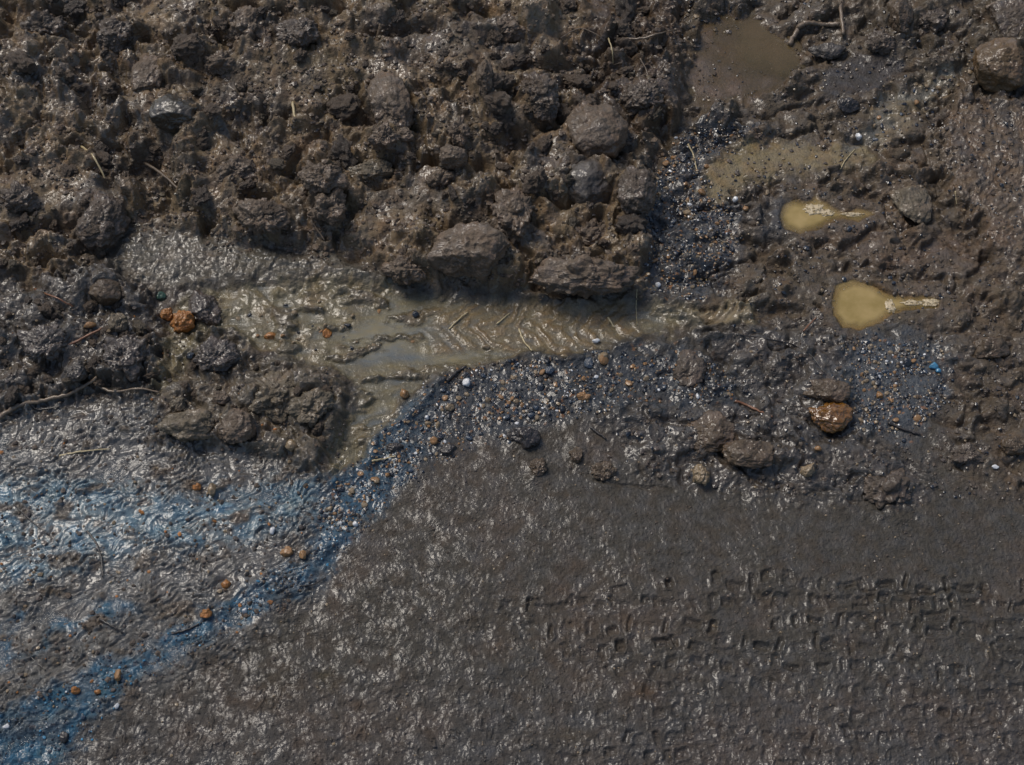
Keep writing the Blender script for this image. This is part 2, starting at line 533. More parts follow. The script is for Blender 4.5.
mix(sst(620, 760, PY) * 0.5, lin(80, 80, 86))
mix(sst(-0.1, 0.5, fbm(x * 6, y * 6, 3, 81)) * 0.4, lin(92, 81, 74))
mix(bank, C_BANK)
mix(bank * sst(-0.1, 0.5, fbm(x * 8 + 5, y * 8, 3, 84)) * 0.8, C_BANK2)
mix(bank * sst(0.55, 0.95, t2) * 0.5, lin(124, 108, 90))
mix(bank * (1 - sst(0.05, 0.35, t3)) * 0.5, lin(80, 66, 56))
mix(bank * sst(560, 600, PX) * (1 - sst(110, 160, PY)) * 0.8, lin(74, 58, 42))
setw(bank, 0.32)
setw(bank * sst(0.0, 0.5, fbm(x * 9 + 9, y * 9, 3, 87)), 0.72)
setw(zone([(30, 50), (120, 25), (150, 90), (120, 130), (60, 120), (15, 90)], 18) * 0.9, 0.85)
mix(upr * 0.8, lin(98, 86, 70))
mix(topr * 0.8, lin(90, 80, 66))
mix(Z['churn'] * 0.7, lin(100, 88, 74))
mix(Z['mound'] * 0.8, lin(88, 82, 76))
setw(Z['mound'], 0.72)
mix(Z['island'] * 0.9, lin(108, 100, 88))
setw(Z['island'], 0.55)
mix(Z['shelf'], lin(102, 98, 90))
setw(Z['shelf'], 0.58)
mix(Z['rubble'] * 0.7, lin(78, 74, 72))
setw(Z['rubble'], 0.66)
mix(sl, lin(98, 99, 102))
setw(sl, 0.90)
bl = np.maximum.reduce([Z['blue'], Z['blue2'] * sst(-0.3, 0.3, fbm(x * 20, y * 20, 2, 90)), 0.95 * Z['blue3'] * sst(-0.45, 0.15, fbm(x * 15, y * 22, 3, 92))])
bleft = 1 - 0.5 * sst(200, 340, PX)
mix(bl * 0.95 * (0.55 + 0.45 * sst(-.3, .3, fbm(x * 26, y * 26, 3, 210))), C_BLUE)
pale = 0.55 * Z['blue3'] * sst(0.1, 0.5, s1 * .5 + .5 * fbm(x * 30, y * 45, 2, 190)) * (1 - 0.4 * bleft * 0)  # sky reflections on the slime ridges, painted into the ground colour
mix(pale, lin(124, 160, 186))
setw(bl, 0.92)
mix(crumb * 0.85 * (1 - 0.8 * Z['blue']), lin(104, 92, 78))
setw(crumb * 0.8, 0.55)
mix(Z['gravel'], C_GRAV)
mix(Z['gravel'] * (1 - sst(360, 460, PX)) * 0.6, C_BLUE)
setw(Z['gravel'], 0.62)
mix(Z['gravel2'] * 0.8, lin(66, 68, 74))
setw(Z['gravel2'], 0.62)
mix(Z['gravel3'] * 0.8, lin(72, 80, 90))
setw(Z['gravel3'], 0.9)
gm = (g4 > 0.0008)
for lo, hi, c in ((0, .10, (150, 104, 56)), (.10, .22, (96, 84, 70)), (.22, .5, (46, 52, 64)), (.5, .75, (58, 66, 78)), (.75, .93, (36, 36, 42)), (.93, 1.0, (120, 122, 120))):
    mix(gv * gm * ((tg >= lo) & (tg < hi)) * 0.9 * (1 - 0.75 * Z['blue']), lin(*c))
mix(Z['stream'], C_STREAM)
mix(Z['stream'] * chevm * 0.85, lin(136, 120, 92))
mix(Z['stream'] * shoal * 0.6 * (1 - chevm), lin(84, 78, 70))
mix(tail, lin(134, 124, 100))
setw(Z['stream'], 0.62)
mix(Z['sand'] * 0.95, lin(138, 124, 88))
mix(Z['sand2'] * 0.9, lin(134, 120, 92))
rill = 1 - sst(3, 11, ldist(PX + 6 * wob + 3 * med, PY + 6 * wob2, [(955, 72), (930, 88), (905, 98), (885, 112), (872, 138), (850, 150)]))
H -= (0.005 * rill * (1 - bank)).astype(F)
mix(rill * 0.8, lin(112, 112, 106))
setw(np.maximum(Z['sand'], Z['sand2']), 0.6)
setw(rill, 0.95)
mix(Z['smear'] * 0.9, lin(112, 97, 82))
mix(Z['smear'] * sst(0.1, 0.5, perlin((PX * 0.92 - PY * 0.4) / 16, (PX * .4 + PY * .92) / 90, 95)) * 0.6, lin(76, 74, 74))
setw(Z['smear'], 0.42)
mix(Z['slab1'] * 0.9, lin(66, 62, 62))
mix(Z['pond'], lin(104, 86, 64))
setw(Z['pond'], 0.7)
mix(np.maximum(Z['p1'], Z['p2']), C_OCH)
for (cx, cy, rx_, ry_, c, a) in [(330, 75, 40, 25, (122, 108, 84), .7), (645, 620, 60, 30, (86, 76, 70), .4), (640, 690, 22, 18, (78, 62, 46), .9),
                                 (280, 690, 25, 20, (72, 62, 48), .8), (328, 683, 12, 12, (76, 68, 50), .8), (560, 590, 14, 8, (80, 66, 52), .8),
                                 (775, 215, 26, 20, (64, 68, 78), .9), (612, 355, 22, 16, (60, 66, 76), .5), (652, 165, 16, 26, (60, 60, 60), .7),
                                 (560, 738, 30, 10, (84, 74, 58), .7), (905, 190, 30, 40, (120, 104, 86), .6), (840, 225, 40, 25, (104, 88, 74), .5),
                                 (930, 250, 60, 25, (110, 92, 82), .5)]:
    m = np.exp(-(((PX - cx) / rx_) ** 2 + ((PY - cy) / ry_) ** 2) + 0.8 * wob)
    mix(np.clip(m, 0, 1) * a, lin(*c))
colr = np.clip(colr * np.array([0.68, 0.64, 0.555], F), 0.003, 1)

# ------------------------------------------------------------------ ground mesh


def grid_mesh(name, X_, Y_, Z_, cols=None, wets=None):
    nv, nu = X_.shape
    me = bpy.data.meshes.new(name)
    co = np.stack([X_, Y_, Z_], -1).reshape(-1, 3).astype(F)
    idx = np.arange(nv * nu, dtype=np.int32).reshape(nv, nu)
    q = np.stack([idx[:-1, :-1], idx[:-1, 1:], idx[1:, 1:], idx[1:, :-1]], -1).reshape(-1, 4)
    me.vertices.add(len(co))
    me.vertices.foreach_set('co', co.ravel())
    me.loops.add(q.size)
    me.loops.foreach_set('vertex_index', q.ravel())
    me.polygons.add(len(q))
    me.polygons.foreach_set('loop_start', np.arange(0, q.size, 4, dtype=np.int32))
    me.polygons.foreach_set('loop_total', np.full(len(q), 4, np.int32))
    me.polygons.foreach_set('use_smooth', np.ones(len(q), bool))
    me.update(calc_edges=True)
    if cols is not None:
        a = me.attributes.new('Col', 'FLOAT_COLOR', 'POINT')
        rgba = np.ones((len(co), 4), F)
        rgba[:, :3] = cols.reshape(-1, 3)
        rgba[:, 3] = wets.ravel()
        a.data.foreach_set('color', rgba.ravel())
    o = bpy.data.objects.new(name, me)
    COL.objects.link(o)
    return o


# ------------------------------------------------------------------ materials
def nt(name):
    m = bpy.data.materials.new(name)
    m.use_nodes = True
    t = m.node_tree
    b = t.nodes['Principled BSDF']
    return m, t, b


def N(t, typ, **kw):
    n = t.nodes.new(typ)
    for k, v in kw.items():
        if k in n.inputs:
            n.inputs[k].default_value = v
        else:
            setattr(n, k, v)
    return n


def math_(t, op, a, b=None, c=None):
    n = t.nodes.new('ShaderNodeMath')
    n.operation = op
    for i, v in enumerate((a, b, c)):
        if v is None:
            continue
        if isinstance(v, (int, float)):
            n.inputs[i].default_value = v
        else:
            t.links.new(v, n.inputs[i])
    return n.outputs[0]


def noise_(t, vec, scale, detail=3, rough=0.55):
    n = N(t, 'ShaderNodeTexNoise')
    n.inputs['Scale'].default_value = scale
    n.inputs['Detail'].default_value = detail
    n.inputs['Roughness'].default_value = rough
    t.links.new(vec, n.inputs['Vector'])
    return n.outputs['Fac']


def maprange(t, v, a, b, c, d):
    n = t.nodes.new('ShaderNodeMapRange')
    t.links.new(v, n.inputs[0])
    for i, q in enumerate((a, b, c, d)):
        if isinstance(q, (int, float)):
            n.inputs[i + 1].default_value = q
        else:
            t.links.new(q, n.inputs[i + 1])
    return n.outputs[0]


def mud_material(name, attr=True, color=(0.1, 0.08, 0.07), wetv=0.4, bump=1.0, var=0.45, spec=0.5):
    m, t, b = nt(name)
    geo = N(t, 'ShaderNodeTexCoord').outputs['Object']
    if attr:
        at = N(t, 'ShaderNodeAttribute', attribute_name='Col')
        colo, wo = at.outputs['Color'], at.outputs['Alpha']
    else:
        rgb = N(t, 'ShaderNodeRGB')
        rgb.outputs[0].default_value = (color[0] * .66, color[1] * .61, color[2] * .55, 1)
        colo = rgb.outputs[0]
        va = N(t, 'ShaderNodeValue')
        va.outputs[0].default_value = wetv
        wo = va.outputs[0]
    n1 = noise_(t, geo, 60, 5, 0.62)
    n2 = noise_(t, geo, 420, 4, 0.7)
    n3 = noise_(t, geo, 1100, 2, 0.6)
    k = math_(t, 'ADD', math_(t, 'MULTIPLY', n1, 0.6), math_(t, 'MULTIPLY', n2, 0.4))
    mul = maprange(t, k, 0.33, 0.67, 1 - var, 1 + var)
    mx = N(t, 'ShaderNodeVectorMath', operation='SCALE')
    t.links.new(colo, mx.inputs[0])
    t.links.new(mul, mx.inputs['Scale'])
    # warm / cool drift of the clay itself
    n4 = noise_(t, geo, 26, 4, 0.6)
    warm = N(t, 'ShaderNodeMixRGB', blend_type='MULTIPLY')
    warm.inputs[2].default_value = (1.18, 0.98, 0.80, 1)
    t.links.new(maprange(t, n4, 0.45, 0.7, 0.0, 0.8), warm.inputs[0])
    t.links.new(mx.outputs[0], warm.inputs[1])
    t.links.new(warm.outputs[0], b.inputs['Base Color'])
    # a film of water lies on the clay in patches
    n5 = noise_(t, geo, 48, 4, 0.6)
    film = math_(t, 'ADD', wo, maprange(t, n5, 0.32, 0.68, -0.42, 0.42))
    film = math_(t, 'ADD', film, maprange(t, n2, 0.3, 0.7, -0.15, 0.15))
    film = maprange(t, film, 0.1, 0.75, 0.0, 1.0)
    t.links.new(film, b.inputs['Coat Weight'])
    b.inputs['Coat IOR'].default_value = 1.46
    t.links.new(maprange(t, wo, 0.2, 1.0, 0.20, 0.10), b.inputs['Coat Roughness'])
    t.links.new(maprange(t, film, 0.0, 1.0, 0.7, 0.42), b.inputs['Roughness'])
    b.inputs['Specular IOR Level'].default_value = spec
    n6 = noise_(t, geo, 190, 2, 0.5)
    hgt = math_(t, 'ADD', math_(t, 'ADD', math_(t, 'MULTIPLY', n6, 0.9), math_(t, 'MULTIPLY', n2, 0.45)), math_(t, 'MULTIPLY', n3, 0.1))
    bp = N(t, 'ShaderNodeBump')
    bp.inputs['Strength'].default_value = 0.8
    bp.inputs['Distance'].default_value = 0.0048 * bump
    t.links.new(hgt, bp.inputs['Height'])
    t.links.new(bp.outputs[0], b.inputs['Normal'])
    bp2 = N(t, 'ShaderNodeBump')
    bp2.inputs['Strength'].default_value = 0.5
    bp2.inputs['Distance'].default_value = 0.0022 * bump
    t.links.new(n6, bp2.inputs['Height'])
    t.links.new(bp2.outputs[0], b.inputs['Coat Normal'])
    return m




def solid(name, c, rough=0.4, var=0.35, scale=300, bump=0.4, spec=0.5):
    m, t, b = nt(name)
    geo = N(t, 'ShaderNodeTexCoord').outputs['Object']
    n1 = noise_(t, geo, scale, 5, 0.65)
    mul = maprange(t, n1, 0.3, 0.7, 1 - var, 1 + var)
    mx = N(t, 'ShaderNodeVectorMath', operation='SCALE')
    mx.inputs[0].default_value = tuple(float(v) for v in c)
    t.links.new(mul, mx.inputs['Scale'])
    t.links.new(mx.outputs[0], b.inputs['Base Color'])
    b.inputs['Specular IOR Level'].default_value = spec
    t.links.new(maprange(t, n1, 0.3, 0.7, rough - 0.1, rough + 0.12), b.inputs['Roughness'])
    bp = N(t, 'ShaderNodeBump')
    bp.inputs['Strength'].default_value = 0.7
    bp.inputs['Distance'].default_value = 0.002 * bump
    t.links.new(n1, bp.inputs['Height'])
    t.links.new(bp.outputs[0], b.inputs['Normal'])
    b.inputs['Coat Weight'].default_value = 0.7
    b.inputs['Coat Roughness'].default_value = 0.12
    b.inputs['Coat IOR'].default_value = 1.38
    return m


def turbid(name, c, c2, alpha, rough=0.06, ripple=0.3, scale=30, sx=1.0, sy=1.0, dmax=0.004):
    """muddy water: a thin silty film, glossy, more or less see-through"""
    m, t, b = nt(name)
    geo = N(t, 'ShaderNodeTexCoord').outputs['Object']
    mp = N(t, 'ShaderNodeMapping')
    mp.inputs['Scale'].default_value = (sx, sy, 1)
    t.links.new(geo, mp.inputs['Vector'])
    n1 = noise_(t, mp.outputs[0], scale, 5, 0.6)
    mixc = N(t, 'ShaderNodeMixRGB')
    mixc.inputs[1].default_value = (*[float(v) for v in c], 1)
    mixc.inputs[2].default_value = (*[float(v) for v in c2], 1)
    t.links.new(maprange(t, n1, 0.35, 0.65, 0, 1), mixc.inputs[0])
    t.links.new(mixc.outputs[0], b.inputs['Base Color'])
    b.inputs['Roughness'].default_value = rough
    b.inputs['IOR'].default_value = 1.45
    n2 = noise_(t, mp.outputs[0], scale * 3.2, 3, 0.5)
    bp = N(t, 'ShaderNodeBump')
    bp.inputs['Strength'].default_value = ripple
    bp.inputs['Distance'].default_value = 0.003
    t.links.new(n2, bp.inputs['Height'])
    t.links.new(bp.outputs[0], b.inputs['Normal'])
    # deeper silty water hides more of its bed
    dp = N(t, 'ShaderNodeAttribute', attribute_name='depth').outputs['Fac']
    al = maprange(t, dp, 0.0, dmax, 0.08, 1.0)
    al = math_(t, 'MULTIPLY', al, maprange(t, n1, 0.3, 0.7, max(alpha - 0.12, 0), min(alpha + 0.12, 1)))
    t.links.new(al, b.inputs['Alpha'])
    return m


# ------------------------------------------------------------------ mesh helpers
_ICO = {}


def ico(sub):
    if sub not in _ICO:
        import bmesh
        bm = bmesh.new()
        bmesh.ops.create_icosphere(bm, subdivisions=sub, radius=1)
        v = np.array([p.co[:] for p in bm.verts], float)
        f = np.array([[q.index for q in fc.verts] for fc in bm.faces], np.int32)
        bm.free()
        v /= np.linalg.norm(v, axis=1)[:, None]
        _ICO[sub] = (v, f)
    return _ICO[sub]


def ridged_n(a):
    return 0.5 - np.abs(a)


def rock_verts(sub, seed, facets=9, blend=0.35, nz=0.10, fz=0.035, crack=0.0):
    v, f = ico(sub)
    r = np.random.RandomState(seed)
    n = r.normal(size=(facets, 3))
    n /= np.linalg.norm(n, axis=1)[:, None]
    d = r.uniform(0.62, 0.95, facets)
    dot = v @ n.T
    rad = np.where(dot > 0.05, d[None] / np.maximum(dot, 0.05), 9).min(1)
    rad = np.minimum(rad, 1.12)
    rad = rad * (1 - blend) + blend * 0.85
    o = r.uniform(0, 50, 3)

    def n3(s, sd):
        return (perlin(v[:, 0] * s + o[0], v[:, 1] * s + o[1], sd) + perlin(v[:, 1] * s + o[2], v[:, 2] * s + o[0], sd + 1)
                + perlin(v[:, 2] * s + o[1], v[:, 0] * s + o[2], sd + 2)) / 1.7
    rad = rad + nz * n3(1.7, 100) + nz * 0.6 * n3(4, 104)
    if sub >= 4:
        rad = rad + fz * n3(9, 107) + fz * 0.7 * n3(19, 111) + fz * 0.45 * n3(41, 130)
    return v * rad[:, None], f


def crust(V, size, seed, amount):
    """stick angular lumps and grit of real size onto a stone or clod (V in metres)"""
    r = np.random.RandomState(seed + 900)
    n0 = V / (np.linalg.norm(V, axis=1)[:, None] + 1e-9)
    disp = np.zeros(len(V))
    for (cnt, lo, hi, k) in ((16, .28, .55, .55), (60, .14, .30, .65), (200, .05, .14, .7)):
        c = V[r.randint(0, len(V), cnt)] + r.normal(size=(cnt, 3)) * size * 0.03
        rad = size * (lo + (hi - lo) * r.rand(cnt) ** 2)
        til = r.normal(size=(cnt, 3)) * 0.6
        cap = rad * r.uniform(.35, .8, cnt)
        best = np.zeros(len(V))
        for q in range(cnt):
            d = V - c[q]
            s2 = (d * d).sum(1)
            m = s2 < rad[q] ** 2
            if not m.any():
                continue
            h = np.sqrt(rad[q] ** 2 - s2[m])
            h = np.minimum(h, cap[q] + d[m] @ til[q])
            best[m] = np.maximum(best[m], h)
        disp += best * k * amount
    P = V * 1.0
    for f_, a in ((55, .0030), (130, .0016), (300, .0009), (640, .0005)):
        disp += a * (0.3 + amount) * (perlin(P[:, 0] * f_ + seed, P[:, 1] * f_ + P[:, 2] * f_ * .7, 170) + perlin(P[:, 2] * f_ + seed, P[:, 0] * f_ - P[:, 1] * f_ * .7, 171)) * .7
    return V * (1 - 0.22 * amount) + n0 * disp[:, None]


def raw_mesh(name, V, Fc, smooth=True):
    me = bpy.data.meshes.new(name)
    V = np.asarray(V, F)
    Fc = np.asarray(Fc, np.int32)
    k = Fc.shape[1]
    me.vertices.add(len(V))
    me.vertices.foreach_set('co', V.ravel())
    me.loops.add(Fc.size)
    me.loops.foreach_set('vertex_index', Fc.ravel())
    me.polygons.add(len(Fc))
    me.polygons.foreach_set('loop_start', np.arange(0, Fc.size, k, dtype=np.int32))
    me.polygons.foreach_set('loop_total', np.full(len(Fc), k, np.int32))
    me.polygons.foreach_set('use_smooth', np.full(len(Fc), smooth, bool))
    me.update(calc_edges=True)
    return me


def link(name, me, mat, label=None, cat=None, group=None, kind=None, parent=None):
    o = bpy.data.objects.new(name, me)
    COL.objects.link(o)
    if mat and not me.materials:
        me.materials.append(mat)
    if label:
        o['label'] = label
    if cat:
        o['category'] = cat
    if group:
        o['group'] = group
    if kind:
        o['kind'] = kind
    if parent:
        o.parent = parent
    return o


# clay and stone materials
M_CLAY = mud_material('clay', False, tuple(lin(118, 106, 93)), 0.30)
M_CLAYD = mud_material('dark_clay', False, tuple(lin(98, 88, 78)), 0.40)
M_CLAYP = mud_material('pale_clay', False, tuple(lin(120, 112, 96)), 0.35)
M_CLAYW = mud_material('wet_clay', False, tuple(lin(90, 82, 76)), 0.72)
M_GREY = mud_material('grey_stone', False, tuple(lin(84, 80, 76)), 0.45, bump=0.4, var=0.25)
M_SLABG = mud_material('wet_slab', False, tuple(lin(70, 66, 58)), 0.6, bump=0.35, var=0.3)
M_OCHRE = mud_material('ochre_stone', False, tuple(lin(182, 124, 56)), 0.5, bump=0.7, var=0.5)
M_AMBER = solid('amber_stone', lin(110, 74, 26), 0.15, 0.6, 160, 0.5, 0.8)
M_BROWNST = mud_material('brown_stone', False, tuple(lin(98, 84, 66)), 0.45, bump=0.6)
M_BOULD = mud_material('boulder_stone', False, tuple(lin(108, 90, 64)), 0.45, bump=0.6)
M_DARKST = solid('dark_stone', lin(52, 46, 42), 0.35, 0.4, 200, 0.6)
M_ORANGE = solid('orange_pebble', lin(140, 104, 64), 0.35, 0.4, 500)
M_WHITE = solid('white_pebble', lin(205, 206, 206), 0.25, 0.12, 500, 0.2)
M_BLACK = solid('black_pebble', lin(28, 31, 38), 0.18, 0.4, 500, 0.3, 0.8)
M_BLUEP = solid('blue_pebble', lin(50, 60, 72), 0.2, 0.4, 500, 0.3, 0.8)
M_TANP = solid('tan_pebble', lin(130, 112, 86), 0.4, 0.4, 500, 0.4)
M_BRIGHTB = solid('bright_blue', lin(66, 124, 156), 0.2, 0.3, 500, 0.3, 0.8)
M_GREEN = solid('green_bit', lin(48, 74, 58), 0.3, 0.4, 500, 0.3)
M_STRAW = solid('straw', lin(176, 160, 122), 0.5, 0.3, 400, 0.3)
M_TWIG = solid('twig_bark', lin(96, 82, 66), 0.5, 0.4, 300, 0.8)
M_TWIGD = solid('dark_twig', lin(42, 36, 32), 0.35, 0.4, 300, 0.8)
M_ROOT = solid('root_bark', lin(112, 96, 78), 0.5, 0.4, 300, 0.8)
M_REDTW = solid('red_twig', lin(124, 84, 58), 0.4, 0.4, 300, 0.6)


def rock(name, px, py, rx, ry, mat, label, cat, rot=0.0, hz=None, sink=0.35, seed=0, facets=9, blend=0.35, nz=0.10, fz=0.035,
         crack=0.0, sub=6, group=None, tilt=0.0):
    if sub >= 6:
        sink = min(sink + 0.12, 0.5)
    if sub >= 6:
        blend *= 0.6
        nz = nz * 1.3
    V, f = rock_verts(sub, seed, facets, blend, nz, fz)
    wx_, wy_, wz_, mpp = hit(px, py + ry * 0.25)
    a, b_ = rx * mpp, ry * mpp * 1.12
    h = (hz if hz is not None else 0.8 * min(rx, ry)) * mpp
    V = V * np.array([a, b_, h])[None]
    if sub >= 6:
        am = 0.30 if ('stone' in name or 'boulder' in name) else (0.45 if crack < 0.035 else 0.95)
        if 'smooth' in label:
            am = 0.18
        V = crust(V, (a * b_ * h) ** (1 / 3), seed, am)
    c, s = math.cos(tilt), math.sin(tilt)
    V = np.stack([V[:, 0], c * V[:, 1] - s * V[:, 2], s * V[:, 1] + c * V[:, 2]], 1)
    me = raw_mesh(name, V, f)
    o = link(name, me, mat, label, cat, group)
    o.location = (wx_, wy_, wz_ + h * (1 - 2 * sink) * 0.8)
    o.rotation_euler = (0, 0, rot)
    return o


